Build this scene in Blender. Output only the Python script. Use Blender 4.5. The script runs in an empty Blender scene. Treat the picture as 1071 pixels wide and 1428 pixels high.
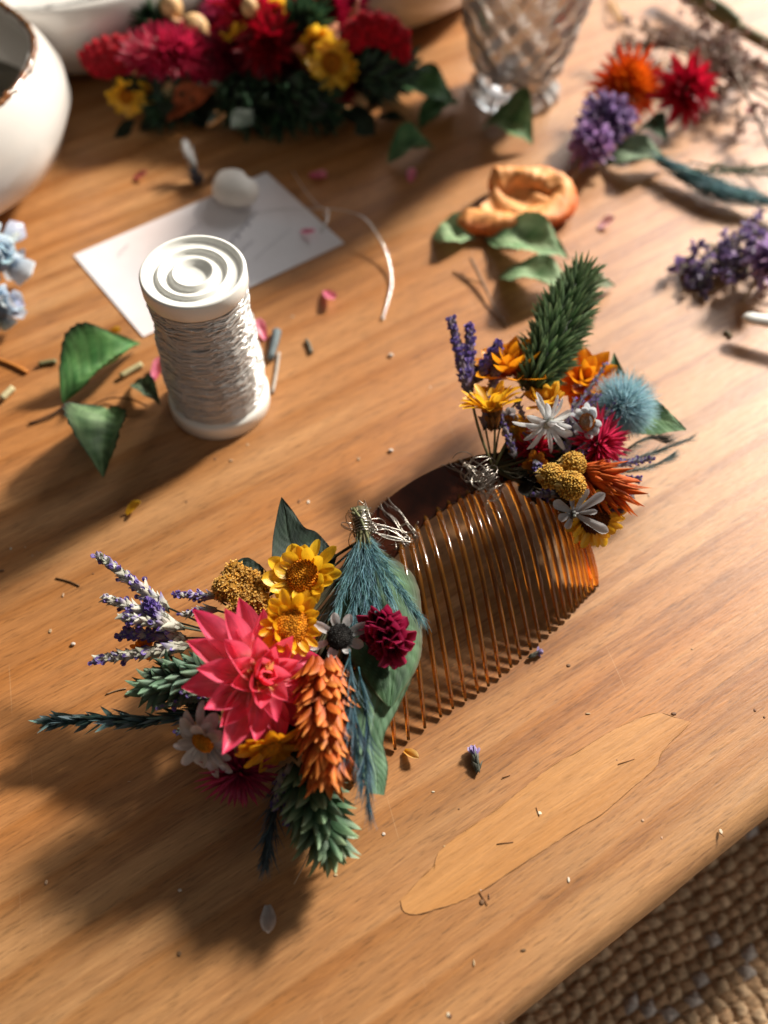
import bpy, math, random
import numpy as np
rng = np.random.default_rng(7)
random.seed(7)
PI = math.pi
CM = 0.01                      # everything below is written in centimetres
scene = bpy.context.scene
COL = scene.collection

# ------------------------------------------------------------------ camera geometry
F_PX, PITCH, CAM_H = 1350.0, math.radians(56), 26.0
FW = np.array([0, math.cos(PITCH), -math.sin(PITCH)])
UPV = np.array([0, math.sin(PITCH), math.cos(PITCH)])
def P(px, py, z=0.0):
    """the point of the place, z cm above the table, seen at photo pixel px,py"""
    d = FW * F_PX + np.array([px - 535.5, 0, 0]) - UPV * (py - 714)
    return np.array([0, 0, CAM_H]) + d * (z - CAM_H) / d[2]
def V3(*a): return np.array(a, float)
def nrm(v):
    v = np.asarray(v, float)
    return v / (np.linalg.norm(v, axis=-1, keepdims=True) + 1e-12)
def perp(a):
    a = nrm(a)
    h = V3(0, 0, 1) if abs(a[2]) < .9 else V3(1, 0, 0)
    x = nrm(np.cross(h, a)); return x, np.cross(a, x)
def lin(r, g, b):
    f = lambda c: (c / 255 / 12.92) if c <= 10 else ((c / 255 + .055) / 1.055) ** 2.4
    return np.array([f(r), f(g), f(b)])
CAMP = V3(0, 0, CAM_H)
def tocam(p): return nrm(CAMP - p)

# ------------------------------------------------------------------ materials
def new_mat(name):
    m = bpy.data.materials.new(name); m.use_nodes = True
    nt = m.node_tree; nt.nodes.clear()
    out = nt.nodes.new('ShaderNodeOutputMaterial')
    return m, nt, out
def N(nt, t, **k):
    n = nt.nodes.new(t)
    for a, v in k.items():
        if a in n.inputs.keys(): n.inputs[a].default_value = v
        else: setattr(n, a, v)
    return n
def ramp(nt, fac, stops, interp='LINEAR'):
    r = nt.nodes.new('ShaderNodeValToRGB'); r.color_ramp.interpolation = interp
    e = r.color_ramp.elements
    while len(e) < len(stops): e.new(.5)
    for i, (p, c) in enumerate(stops):
        e[i].position = p; e[i].color = (c[0], c[1], c[2], 1) if hasattr(c, '__len__') else (c, c, c, 1)
    nt.links.new(fac, r.inputs[0]); return r.outputs[0]
def mixc(nt, fac, a, b, mode='MIX'):
    n = nt.nodes.new('ShaderNodeMix'); n.data_type = 'RGBA'; n.blend_type = mode
    for s, v in ((n.inputs[0], fac), (n.inputs[6], a), (n.inputs[7], b)):
        if isinstance(v, bpy.types.NodeSocket): nt.links.new(v, s)
        elif hasattr(v, '__len__'): s.default_value = (v[0], v[1], v[2], 1)
        else: s.default_value = v if s.type == 'VALUE' else (v, v, v, 1)
    return n.outputs[2]

def flora_mat(name, rough=.55, trans=.25, spec=.35, streak=.35, bump=.25, ustr=9.0, sheen=0.0):
    """plant tissue: own colour from the colour attribute, fine fibres along the blade, some light let through"""
    m, nt, out = new_mat(name); L = nt.links.new
    at = N(nt, 'ShaderNodeAttribute', attribute_name='Col')
    uv = N(nt, 'ShaderNodeUVMap', uv_map='UV')
    mp = N(nt, 'ShaderNodeMapping'); mp.inputs['Scale'].default_value = (ustr, 1.6, 1)
    L(uv.outputs[0], mp.inputs[0])
    tc = N(nt, 'ShaderNodeTexCoord')
    add = N(nt, 'ShaderNodeVectorMath', operation='MULTIPLY_ADD')
    L(tc.outputs['Object'], add.inputs[0]); add.inputs[1].default_value = (60, 60, 60); L(mp.outputs[0], add.inputs[2])
    n1 = N(nt, 'ShaderNodeTexNoise', Scale=2.2, Detail=4.0, Roughness=.6); L(add.outputs[0], n1.inputs['Vector'])
    n2 = N(nt, 'ShaderNodeTexNoise', Scale=250.0, Detail=3.0); L(tc.outputs['Object'], n2.inputs['Vector'])
    dark = ramp(nt, n1.outputs[0], [(.25, (1 - streak,) * 3), (.75, (1 + streak * .6,) * 3)])
    c = mixc(nt, 1.0, at.outputs['Color'], dark, 'MULTIPLY')
    mott = ramp(nt, n2.outputs[0], [(.3, (.82,) * 3), (.7, (1.15,) * 3)])
    c = mixc(nt, 1.0, c, mott, 'MULTIPLY')
    bs = N(nt, 'ShaderNodeBsdfPrincipled', Roughness=rough)
    bs.inputs['Specular IOR Level'].default_value = spec
    if sheen: bs.inputs['Sheen Weight'].default_value = sheen
    L(c, bs.inputs['Base Color'])
    bp = N(nt, 'ShaderNodeBump', Strength=bump, Distance=.0003); L(n1.outputs[0], bp.inputs['Height'])
    L(bp.outputs[0], bs.inputs['Normal'])
    if trans > 0:
        tr = N(nt, 'ShaderNodeBsdfTranslucent'); L(c, tr.inputs[0]); L(bp.outputs[0], tr.inputs['Normal'])
        mx = N(nt, 'ShaderNodeMixShader'); mx.inputs[0].default_value = trans
        L(bs.outputs[0], mx.inputs[1]); L(tr.outputs[0], mx.inputs[2]); L(mx.outputs[0], out.inputs[0])
    else: L(bs.outputs[0], out.inputs[0])
    return m

def simple(name, col, rough=.5, spec=.5, metal=0, trans=0, ior=1.45, sss=0, noise=0, nscale=200, bump=0, coat=0, attr=False):
    m, nt, out = new_mat(name); L = nt.links.new
    bs = N(nt, 'ShaderNodeBsdfPrincipled', Roughness=rough, Metallic=metal, IOR=ior)
    bs.inputs['Specular IOR Level'].default_value = spec
    bs.inputs['Transmission Weight'].default_value = trans
    bs.inputs['Coat Weight'].default_value = coat
    bs.inputs['Base Color'].default_value = (*col, 1)
    if sss:
        bs.inputs['Subsurface Weight'].default_value = sss
        bs.inputs['Subsurface Radius'].default_value = (.004, .004, .004)
    src = None
    if attr:
        src = N(nt, 'ShaderNodeAttribute', attribute_name='Col').outputs['Color']; L(src, bs.inputs['Base Color'])
    if noise or bump:
        tc = N(nt, 'ShaderNodeTexCoord')
        n = N(nt, 'ShaderNodeTexNoise', Scale=nscale, Detail=5.0, Roughness=.6); L(tc.outputs['Object'], n.inputs[0])
        if noise:
            r = ramp(nt, n.outputs[0], [(.3, (1 - noise,) * 3), (.7, (1 + noise * .4,) * 3)])
            L(mixc(nt, 1.0, src if src else col, r, 'MULTIPLY'), bs.inputs['Base Color'])
        if bump:
            b = N(nt, 'ShaderNodeBump', Strength=bump, Distance=.0004); L(n.outputs[0], b.inputs['Height']); L(b.outputs[0], bs.inputs['Normal'])
    L(bs.outputs[0], out.inputs[0]); return m

GRAIN = math.radians(33.5)
def wood_mat(name, warm=1.0, patch=False):
    m, nt, out = new_mat(name); L = nt.links.new
    tc = N(nt, 'ShaderNodeTexCoord')
    def mp(sx, sy, off=(0, 0, 0), rot=GRAIN):
        a = N(nt, 'ShaderNodeMapping'); a.vector_type = 'POINT'; a.inputs['Rotation'].default_value = (0, 0, -rot)
        L(tc.outputs['Object'], a.inputs[0])
        b = N(nt, 'ShaderNodeMapping'); b.inputs['Scale'].default_value = (sx, sy, sx); b.inputs['Location'].default_value = off
        L(a.outputs[0], b.inputs[0]); return b.outputs[0]
    # slow bending of the rings
    wob = N(nt, 'ShaderNodeTexNoise', Scale=1.0, Detail=2.0); L(mp(5, 22), wob.inputs['Vector'])
    ringv = N(nt, 'ShaderNodeVectorMath', operation='MULTIPLY_ADD')
    L(wob.outputs['Color'], ringv.inputs[0]); ringv.inputs[1].default_value = (0, .55, 0); L(mp(1.0, 30, (0, .37, 0)), ringv.inputs[2])
    ring = N(nt, 'ShaderNodeTexNoise', Scale=2.2, Detail=5.0, Roughness=.62); L(ringv.outputs[0], ring.inputs['Vector'])
    wv = N(nt, 'ShaderNodeTexWave', wave_type='BANDS', bands_direction='Y', wave_profile='SAW', Scale=.55, Distortion=3.2, Detail=3.0)
    wv.inputs['Detail Scale'].default_value = .8
    L(ringv.outputs[0], wv.inputs['Vector'])
    fine = N(nt, 'ShaderNodeTexNoise', Scale=1.0, Detail=6.0, Roughness=.7); L(mp(70, 1300), fine.inputs['Vector'])
    streak = N(nt, 'ShaderNodeTexNoise', Scale=1.0, Detail=5.0, Roughness=.65); L(mp(8, 170, (5, 2, 0)), streak.inputs['Vector'])
    pore = N(nt, 'ShaderNodeTexNoise', Scale=1.0, Detail=3.0, Roughness=.6); L(mp(190, 1700), pore.inputs['Vector'])
    big = N(nt, 'ShaderNodeTexNoise', Scale=1.0, Detail=3.0); L(mp(7, 14, (3, 1, 0)), big.inputs['Vector'])
    fleck = N(nt, 'ShaderNodeTexNoise', Scale=1.0, Detail=5.0, Roughness=.65); L(mp(32, 210, (9, 4, 0)), fleck.inputs['Vector'])
    A = lin(158, 116, 74); B = lin(174, 131, 88); D = lin(134, 88, 48); G = lin(136, 86, 38)
    c = ramp(nt, ring.outputs[0], [(.2, D), (.42, A), (.58, B), (.72, lin(166, 112, 66))])
    c = mixc(nt, ramp(nt, wv.outputs['Fac'], [(.55, 0.0), (.93, .62), (1.0, .1)]), c, G)
    c = mixc(nt, ramp(nt, big.outputs[0], [(.38, 0.0), (.62, .6)]), c, lin(168, 104, 48))
    c = mixc(nt, ramp(nt, fleck.outputs[0], [(.60, 0.0), (.72, .4), (.8, .6)]), c, lin(104, 60, 32))
    c = mixc(nt, 1.0, c, ramp(nt, fine.outputs[0], [(.3, (.82,) * 3), (.7, (1.12,) * 3)]), 'MULTIPLY')
    ms = N(nt, 'ShaderNodeMath', operation='MULTIPLY'); L(ramp(nt, streak.outputs[0], [(.50, 0.0), (.57, .55), (.61, .2), (.70, .75)]), ms.inputs[0])
    pz = N(nt, 'ShaderNodeTexNoise', Scale=1.0, Detail=2.0); L(mp(9, 9, (1.3, 2, 0)), pz.inputs['Vector']); L(ramp(nt, pz.outputs[0], [(.38, .35), (.6, 1.0)]), ms.inputs[1])
    c = mixc(nt, ms.outputs[0], c, lin(108, 62, 28))
    sc = N(nt, 'ShaderNodeTexNoise', Scale=1.0, Detail=1.0); L(mp(25, 900, (7, 3, 0), GRAIN + 1.25), sc.inputs['Vector'])
    c = mixc(nt, ramp(nt, sc.outputs[0], [(.77, 0.0), (.79, .16)]), c, lin(214, 180, 140))
    c = mixc(nt, ramp(nt, streak.outputs[0], [(.28, .35), (.42, 0.0)]), c, lin(194, 146, 96))
    c = mixc(nt, 1.0, c, ramp(nt, pore.outputs[0], [(.30, (.62,) * 3), (.44, (.98,) * 3), (.60, (1.03,) * 3), (.75, (1.22,) * 3)]), 'MULTIPLY')
    if patch:
        c = mixc(nt, .42, c, lin(196, 140, 76))
        cr = N(nt, 'ShaderNodeTexNoise', Scale=1.0, Detail=4.0, Roughness=.7); L(mp(90, 900, rot=GRAIN), cr.inputs['Vector'])
        c = mixc(nt, 1.0, c, ramp(nt, cr.outputs[0], [(.3, (.88,) * 3), (.65, (1.05,) * 3)]), 'MULTIPLY')
    bs = N(nt, 'ShaderNodeBsdfPrincipled', Roughness=.42)
    bs.inputs['Specular IOR Level'].default_value = .5
    L(c, bs.inputs['Base Color'])
    L(ramp(nt, fine.outputs[0], [(.3, (.50,) * 3), (.7, (.37,) * 3)]), bs.inputs['Roughness'])
    sm = N(nt, 'ShaderNodeMath', operation='ADD'); L(fine.outputs[0], sm.inputs[0]); L(pore.outputs[0], sm.inputs[1])
    bp = N(nt, 'ShaderNodeBump', Strength=.45, Distance=.00025); L(sm.outputs[0], bp.inputs['Height']); L(bp.outputs[0], bs.inputs['Normal'])
    L(bs.outputs[0], out.inputs[0]); return m

M = {}
M['petal'] = flora_mat('petal_tissue', .34, .42, .5, .20, .35, 8)
M['dry'] = flora_mat('dry_bract', .5, .28, .4, .25, .4, 8)
M['leaf'] = flora_mat('leaf_tissue', .62, .18, .28, .28, .6, 14)
M['fuzz'] = flora_mat('fuzzy_hair', .7, .45, .2, .15, .1, 3, sheen=.2)
M['grain'] = flora_mat('grainy_head', .8, .08, .2, .4, .8, 3)
M['stem'] = flora_mat('stem_skin', .6, 0, .3, .3, .5, 6)
M['wood'] = wood_mat('pine_table_top'); M['patch'] = wood_mat('pine_inlay', patch=True)
M['wire'] = simple('silver_wire', (.36, .33, .29), .3, metal=1)
M['plastic'] = simple('white_plastic', (.80, .80, .76), .32, sss=.35, noise=.04)
M['ceramic'] = simple('white_glaze', (.80, .79, .77), .16, coat=.5, noise=.05, nscale=60, bump=.08, attr=True)
M['paper'] = simple('card_paper', (.78, .74, .74), .75, spec=.2, noise=.05, nscale=90, attr=True)
M['ink'] = simple('grey_ink', (.33, .32, .36), .8, spec=.1)
M['stone'] = simple('pale_stone', (.66, .62, .57), .6, noise=.12, nscale=120, bump=.3)
M['peel'] = simple('dried_peel', (.7, .36, .1), .6, noise=.35, nscale=260, bump=.9, attr=True, sss=.15)
M['glass'] = simple('cut_glass', (.99, 1, 1), .0, trans=.74, ior=1.52)
M['jute'] = simple('woven_jute', (.4, .3, .2), .9, spec=.1, noise=.45, nscale=420, bump=1.0, attr=True)

def amber_mat(name, col, rough, trans):
    m, nt, out = new_mat(name); L = nt.links.new
    bs = N(nt, 'ShaderNodeBsdfPrincipled', Roughness=rough, IOR=1.5)
    bs.inputs['Transmission Weight'].default_value = trans
    tc = N(nt, 'ShaderNodeTexCoord'); n = N(nt, 'ShaderNodeTexNoise', Scale=90.0, Detail=3.0); L(tc.outputs['Object'], n.inputs[0])
    c = ramp(nt, n.outputs[0], [(.35, col * .55), (.65, col * 1.25)])
    L(c, bs.inputs['Base Color']); bs.inputs['Specular IOR Level'].default_value = .6
    L(bs.outputs[0], out.inputs[0]); return m
M['amber'] = amber_mat('tortoiseshell_tooth', np.array([.85, .34, .045]), .08, .92)
M['tort'] = amber_mat('tortoiseshell_spine', np.array([.07, .016, .006]), .09, .5)
def thread_mat():
    m, nt, out = new_mat('clear_thread'); L = nt.links.new
    bs = N(nt, 'ShaderNodeBsdfPrincipled', Roughness=.11, IOR=1.5, Metallic=.28)
    bs.inputs['Transmission Weight'].default_value = .35
    bs.inputs['Base Color'].default_value = (.97, .95, .92, 1)
    bs.inputs['Coat Weight'].default_value = .6
    tr = N(nt, 'ShaderNodeBsdfTranslucent'); tr.inputs[0].default_value = (.95, .93, .9, 1); mx = N(nt, 'ShaderNodeMixShader'); mx.inputs[0].default_value = .24
    L(bs.outputs[0], mx.inputs[1]); L(tr.outputs[0], mx.inputs[2]); L(mx.outputs[0], out.inputs[0]); return m
M['thread'] = thread_mat()

# ------------------------------------------------------------------ mesh builder (all quads)
class MB:
    def __init__(s): s.v = []; s.f = []; s.c = []; s.uv = []; s.n = 0
    def raw(s, v, f, c, uv=None):
        v = np.asarray(v, float).reshape(-1, 3); f = np.asarray(f, int).reshape(-1, 4)
        c = np.broadcast_to(np.asarray(c, float), v.shape) if np.ndim(c) < 2 else np.asarray(c, float).reshape(-1, 3)
        if uv is None: uv = np.zeros((len(v), 2))
        s.v.append(v); s.f.append(f + s.n); s.c.append(c); s.uv.append(np.asarray(uv, float).reshape(-1, 2)); s.n += len(v)
        return s
    def grids(s, pts, cols, uv=None, wrap=False):
        """pts (K,m,n,3): K patches of m x n points; wrap closes the n direction"""
        pts = np.asarray(pts, float)
        if pts.ndim == 3: pts = pts[None]
        K, m, n = pts.shape[:3]
        i = np.arange(m - 1)[:, None]; j = np.arange(n if wrap else n - 1)[None, :]; j2 = (j + 1) % n
        q = np.stack([i * n + j, i * n + j2, (i + 1) * n + j2, (i + 1) * n + j], -1).reshape(-1, 4)
        f = (q[None] + (np.arange(K) * m * n)[:, None, None]).reshape(-1, 4)
        cols = np.asarray(cols, float)
        if cols.ndim == 1: cols = np.broadcast_to(cols, pts.shape)
        else: cols = np.broadcast_to(cols, pts.shape)
        if uv is None:
            a, b = np.meshgrid(np.linspace(0, 1, m), np.linspace(0, 1, n), indexing='ij')
            uv = np.broadcast_to(np.stack([b, a], -1), (K, m, n, 2))
        return s.raw(pts.reshape(-1, 3), f, cols.reshape(-1, 3), np.asarray(uv).reshape(-1, 2))
    def build(s, name, mat, parent=None, smooth=True, loc=None, label=None):
        v = np.concatenate(s.v) if s.v else np.zeros((0, 3)); f = np.concatenate(s.f); c = np.concatenate(s.c); uv = np.concatenate(s.uv)
        if loc is None:
            lo, hi = v.min(0), v.max(0); loc = np.array([(lo[0] + hi[0]) / 2, (lo[1] + hi[1]) / 2, lo[2]])
        me = bpy.data.meshes.new(name)
        me.vertices.add(len(v)); me.vertices.foreach_set('co', ((v - loc) * CM).astype(np.float32).ravel())
        me.loops.add(len(f) * 4); me.loops.foreach_set('vertex_index', f.astype(np.int32).ravel())
        me.polygons.add(len(f)); me.polygons.foreach_set('loop_start', np.arange(0, len(f) * 4, 4, dtype=np.int32))
        me.polygons.foreach_set('use_smooth', np.full(len(f), smooth))
        me.update(calc_edges=True)
        a = me.color_attributes.new('Col', 'FLOAT_COLOR', 'POINT')
        a.data.foreach_set('color', np.concatenate([np.clip(c, 0, 1), np.ones((len(c), 1))], 1).astype(np.float32).ravel())
        u = me.uv_layers.new(name='UV'); u.data.foreach_set('uv', uv[f.ravel()].astype(np.float32).ravel())
        me.materials.append(M[mat] if isinstance(mat, str) else mat)
        o = bpy.data.objects.new(name, me); COL.objects.link(o)
        pl = np.array(parent['_w']) if parent is not None else np.zeros(3)
        o.location = tuple((loc - pl) * CM); o['_w'] = [float(x) for x in loc]
        if parent is not None: o.parent = parent
        if label: o['label'] = label
        return o

def jit(c, k, n):
    """n copies of colour c with brightness/hue jitter k"""
    c = np.asarray(c, float); b = 1 + k * rng.uniform(-1, 1, (n, 1)); h = 1 + k * .35 * rng.uniform(-1, 1, (n, 3))
    return c * b * h
PROF = {
 'oval': lambda v: np.where(v < .58, .38 + .62 * np.sin(np.clip(v / .58, 0, 1) * PI / 2), np.sqrt(np.clip(1 - ((v - .58) / .42) ** 2, .0009, 1))),
 'tepal': lambda v: np.where(v < .52, .24 + .76 * np.sin(np.clip(v / .52, 0, 1) * PI / 2), np.clip(1 - ((v - .52) / .48) ** 2.3, .02, 1)),
 'scale': lambda v: np.where(v < .4, .7 + .3 * np.sin(np.clip(v / .4, 0, 1) * PI / 2), np.clip(1 - ((v - .4) / .6) ** 1.5, .02, 1)),
 'lance': lambda v: (np.sin(PI * np.clip(v, 0, 1) ** .62) ** .9) * .97 + .03,
 'point': lambda v: np.minimum(1, (v / .45 + .25)) * (1 - np.clip((v - .35) / .65, 0, 1) ** 1.7) * .97 + .03,
 'spoon': lambda v: (.25 + .75 * np.clip(v, 0, 1) ** .8) * (1 - np.clip((v - .72) / .28, 0, 1) ** 2.6 * .9),
 'hair': lambda v: 1 - .85 * v,
 'strap': lambda v: (.45 + .55 * np.clip(v * 2.2, 0, 1)) * (1 - np.clip((v - .8) / .2, 0, 1) ** 2 * .8)}
def blades(mb, O, D, Nn, L, W, curl=0.0, cup=0.0, prof='oval', nl=6, nw=4, c0=None, c1=None, cm=None, mid=.5, cpow=1.0, rip=0.0, ccen=None):
    O = np.atleast_2d(O).astype(float); K = len(O)
    D = nrm(np.broadcast_to(D, (K, 3))); Nn = np.broadcast_to(Nn, (K, 3)); Nn = nrm(Nn - (Nn * D).sum(-1, keepdims=True) * D); S = np.cross(D, Nn)
    bc = lambda a: np.broadcast_to(np.asarray(a, float), (K,)).reshape(K, 1, 1)
    L, W, curl, cup = bc(L), bc(W), bc(curl), bc(cup); curl = np.where(np.abs(curl) < 1e-3, 1e-3, curl)
    v = (1 - (1 - np.linspace(0, 1, nl + 1)) ** 1.35).reshape(1, -1, 1); u = np.linspace(-1, 1, nw + 1).reshape(1, 1, -1)
    th = curl * v; x = L * np.sin(th) / curl; y = L * (1 - np.cos(th)) / curl
    w = W / 2 * PROF[prof](v)
    nx, ny = -np.sin(th), np.cos(th); off = cup * w * (u ** 2) + rip * w * np.sin(u * 5 + v * 9 + rng.uniform(0, 6, (K, 1, 1)))
    px = x + nx * off; py = y + ny * off; ps = u * w
    e = lambda a: a[..., None]; b = lambda a: a.reshape(K, 1, 1, 3)
    one = np.ones((1, 1, nw + 1))
    pts = b(O) + e(px * one) * b(D) + e(py * one) * b(Nn) + e(ps) * b(S)
    c0 = np.broadcast_to(c0, (K, 3)).reshape(K, 1, 1, 3); c1 = np.broadcast_to(c1 if c1 is not None else c0.reshape(K, 3), (K, 3)).reshape(K, 1, 1, 3)
    t = (v ** cpow)[..., None]
    if cm is None: c = c0 * (1 - t) + c1 * t
    else:
        cmm = np.broadcast_to(cm, (K, 3)).reshape(K, 1, 1, 3)
        t1 = np.clip(v / mid, 0, 1)[..., None]; t2 = np.clip((v - mid) / (1 - mid), 0, 1)[..., None]
        c = (c0 * (1 - t1) + cmm * t1) * (1 - t2) + c1 * t2
    c = np.broadcast_to(c, pts.shape).copy()
    if ccen is not None: c = c * (1 - ccen * (1 - np.abs(u))[..., None]) 
    off2 = rng.uniform(0, 1, (K, 1, 1)); one2 = np.ones((K, nl + 1, nw + 1))
    uv = np.stack([(u * .5 + .5 + off2 * 3) * one2, (v + off2 * 5) * one2], -1)
    mb.grids(pts, c, uv); return mb
def tube(mb, path, r, col=(.5, .5, .5), n=7, col1=None, squash=1.0):
    p = np.asarray(path, float); m = len(p); r = np.broadcast_to(np.asarray(r, float), (m,))
    t = nrm(np.gradient(p, axis=0)); x, _ = perp(t[0]); X = []
    for k in range(m):
        x = nrm(x - t[k] * (x @ t[k])); X.append(x)
    X = np.array(X); Y = np.cross(t, X); a = np.linspace(0, 2 * PI, n, endpoint=False)
    ring = lambda rr, k: p[k] + (np.cos(a)[:, None] * X[k] + np.sin(a)[:, None] * Y[k] * squash) * rr
    pts = [ring(r[0] * .02, 0)] + [ring(r[k], k) for k in range(m)] + [ring(r[-1] * .02, m - 1)]
    c = np.broadcast_to(np.asarray(col, float), (m + 2, n, 3)) if col1 is None else (np.asarray(col) * (1 - np.linspace(0, 1, m + 2))[:, None, None] + np.asarray(col1) * np.linspace(0, 1, m + 2)[:, None, None]) * np.ones((1, n, 1))
    mb.grids(np.array(pts), c, wrap=True); return mb
def smooth_path(pts, n=24):
    """Catmull-Rom through the points"""
    p = np.array([np.asarray(q, float) for q in pts]); p = np.vstack([2 * p[0] - p[1], p, 2 * p[-1] - p[-2]]); k = len(p) - 3; out = []
    for t in np.linspace(0, k - 1e-6, n):
        i = int(t); u = t - i; a, b, c, d = p[i], p[i + 1], p[i + 2], p[i + 3]
        out.append(.5 * (2 * b + (c - a) * u + (2 * a - 5 * b + 4 * c - d) * u * u + (3 * b - a - 3 * c + d) * u ** 3))
    return np.array(out)
def _cube_sphere(n=2):
    vs, fs = [], []; g = np.linspace(-1, 1, n + 1)
    for ax in range(3):
        for s in (-1, 1):
            b = len(vs)
            for i in g:
                for j in g:
                    q = [0, 0, 0]; q[ax] = s; q[(ax + 1) % 3] = math.tan(i * PI / 4); q[(ax + 2) % 3] = math.tan(j * PI / 4) * s; vs.append(q)
            for i in range(n):
                for j in range(n):
                    a = b + i * (n + 1) + j; fs.append([a, a + n + 1, a + n + 2, a + 1])
    return nrm(np.array(vs, float)), np.array(fs)
CS = {k: _cube_sphere(k) for k in (1, 2, 4, 8)}
def beads(mb, C, R, cols, res=2, scale=None, axes=None):
    C = np.atleast_2d(C); K = len(C); v, f = CS[res]; R = np.broadcast_to(np.asarray(R, float), (K,))
    vv = v[None] * (np.asarray(scale, float)[None, None] if scale is not None else 1)
    if axes is not None: vv = vv @ np.asarray(axes)
    pts = C[:, None] + vv * R[:, None, None]; cols = np.broadcast_to(cols, (K, 3))
    mb.raw(pts, (f[None] + (np.arange(K) * len(v))[:, None, None]), np.repeat(cols, len(v), 0)); return mb
def lathe(mb, c, prof, n=48, col=(1, 1, 1), axis=V3(0, 0, 1), fn=None):
    """prof [(r,z)...]"""
    X, Y = perp(axis); a = np.linspace(0, 2 * PI, n, endpoint=False); p = np.array(prof, float)
    r = p[:, 0][:, None] * np.ones((1, n)); z = p[:, 1][:, None] * np.ones((1, n))
    if fn is not None: r, z = fn(r, z, a[None, :] * np.ones_like(r))
    pts = c + (r * np.cos(a))[..., None] * X + (r * np.sin(a))[..., None] * Y + z[..., None] * axis
    cc = np.asarray(col, float)
    if cc.ndim == 2: cc = cc[:, None, :] * np.ones((1, n, 1))
    mb.grids(pts, cc, wrap=True); return mb
GOLD = PI * (3 - math.sqrt(5))

# ------------------------------------------------------------------ plant builders
def around(ax, K, e, ph=0.0, golden=True):
    """K directions round ax at elevation e (array) above the plane; returns radial, dir, normal"""
    X, Y = perp(ax); k = np.arange(K); a = (k * GOLD if golden else k * 2 * PI / K) + ph
    R = np.cos(a)[:, None] * X + np.sin(a)[:, None] * Y; e = np.broadcast_to(e, (K,))[:, None]
    return R, R * np.cos(e) + ax * np.sin(e), ax * np.cos(e) - R * np.sin(e)
def straw(c, ax, R, n=46, e0=-.15, e1=1.15, base=None, tip=None, midc=None, W=.42, in_base=None, in_tip=None, Lin=.4, curl=.7, cup=.5, prof='point', jitter=.12, Lj=.12, ej=.09, ccen=None):
    mb = MB(); ax = nrm(ax); t = np.linspace(0, 1, n) ** 1.35
    R_, D, Nn = around(ax, n, e0 + (e1 - e0) * t + rng.normal(0, ej, n), rng.uniform(0, 6))
    L = R * (1 - (1 - Lin) * t) * (1 + rng.uniform(-Lj, Lj, n)); O = c + R_ * (R * .12 * (1 - t))[:, None] + ax * (R * .10 * t)[:, None] - ax * R * .12
    tt = t[:, None]
    ib = base if in_base is None else in_base; it = tip if in_tip is None else in_tip
    c0 = jit(base, jitter, n) * (1 - tt) + jit(ib, jitter, n) * tt; c1 = jit(tip, jitter, n) * (1 - tt) + jit(it, jitter, n) * tt
    cmm = None if midc is None else jit(midc, jitter, n) * (1 - tt) + it * tt
    blades(mb, O, D, Nn, L, R * W * (1 - .35 * t), curl * (.4 + t) + rng.normal(0, .1, n), cup, prof, 12, 8, c0, c1, cmm, rip=.04, ccen=ccen)
    return mb
def daisy(c, ax, R, n=15, e=.25, W=.3, col=None, tip=None, layers=2, prof='oval', discR=.38, curl=.25, cup=.35, ej=.12):
    ax = nrm(ax); mb = MB()
    for l in range(layers):
        R_, D, Nn = around(ax, n, e + l * .22 + rng.normal(0, ej, n), rng.uniform(0, 6), False)
        j = rng.normal(0, .12, (n, 3)); D = nrm(D + j); L = R * (1 - discR * .55) * (1 - .12 * l) * rng.uniform(.76, 1.12, n)
        blades(mb, c + R_ * R * discR * .55 - ax * .02 * R, D, Nn, L, R * W * rng.uniform(.7, 1.2, n), curl + rng.normal(0, .3, n), cup, prof, 9, 6, jit(col * .92, .08, n), jit(tip if tip is not None else col, .06, n), rip=.05)
    return mb
def disc(c, ax, R, n=170, col=None, col2=None, bead=.075, dome=.5, hair=0, res=1):
    mb = MB(); ax = nrm(ax); X, Y = perp(ax); k = np.arange(n); r = np.sqrt((k + .5) / n); a = k * GOLD
    h = dome * R * np.sqrt(np.clip(1 - r ** 2 * .85, 0, 1))
    C = c + (X * np.cos(a)[:, None] + Y * np.sin(a)[:, None]) * (r * R)[:, None] + ax * h[:, None]
    t = r[:, None]; cc = col * (1 - t) + (col2 if col2 is not None else col) * t
    beads(mb, C, bead * R * rng.uniform(.7, 1.3, n), cc * rng.uniform(.7, 1.25, (n, 1)), 2)
    lathe(mb, c, [(R * 1.0, -.1 * R), (R * .98, dome * R * .3), (R * .7, dome * R * .66), (R * .35, dome * R * .88), (R * .01, dome * R * .96)], 18, cc.mean(0) * .7, ax)
    if hair:
        d = nrm(ax * .9 + rng.normal(0, .4, (hair, 3))); i = rng.integers(0, n, hair)
        blades(mb, C[i], d, rng.normal(0, 1, (hair, 3)), R * .28, R * .05, .4, 0, 'hair', 3, 1, cc[i] * 1.1, cc[i] * 1.3)
    return mb
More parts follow.
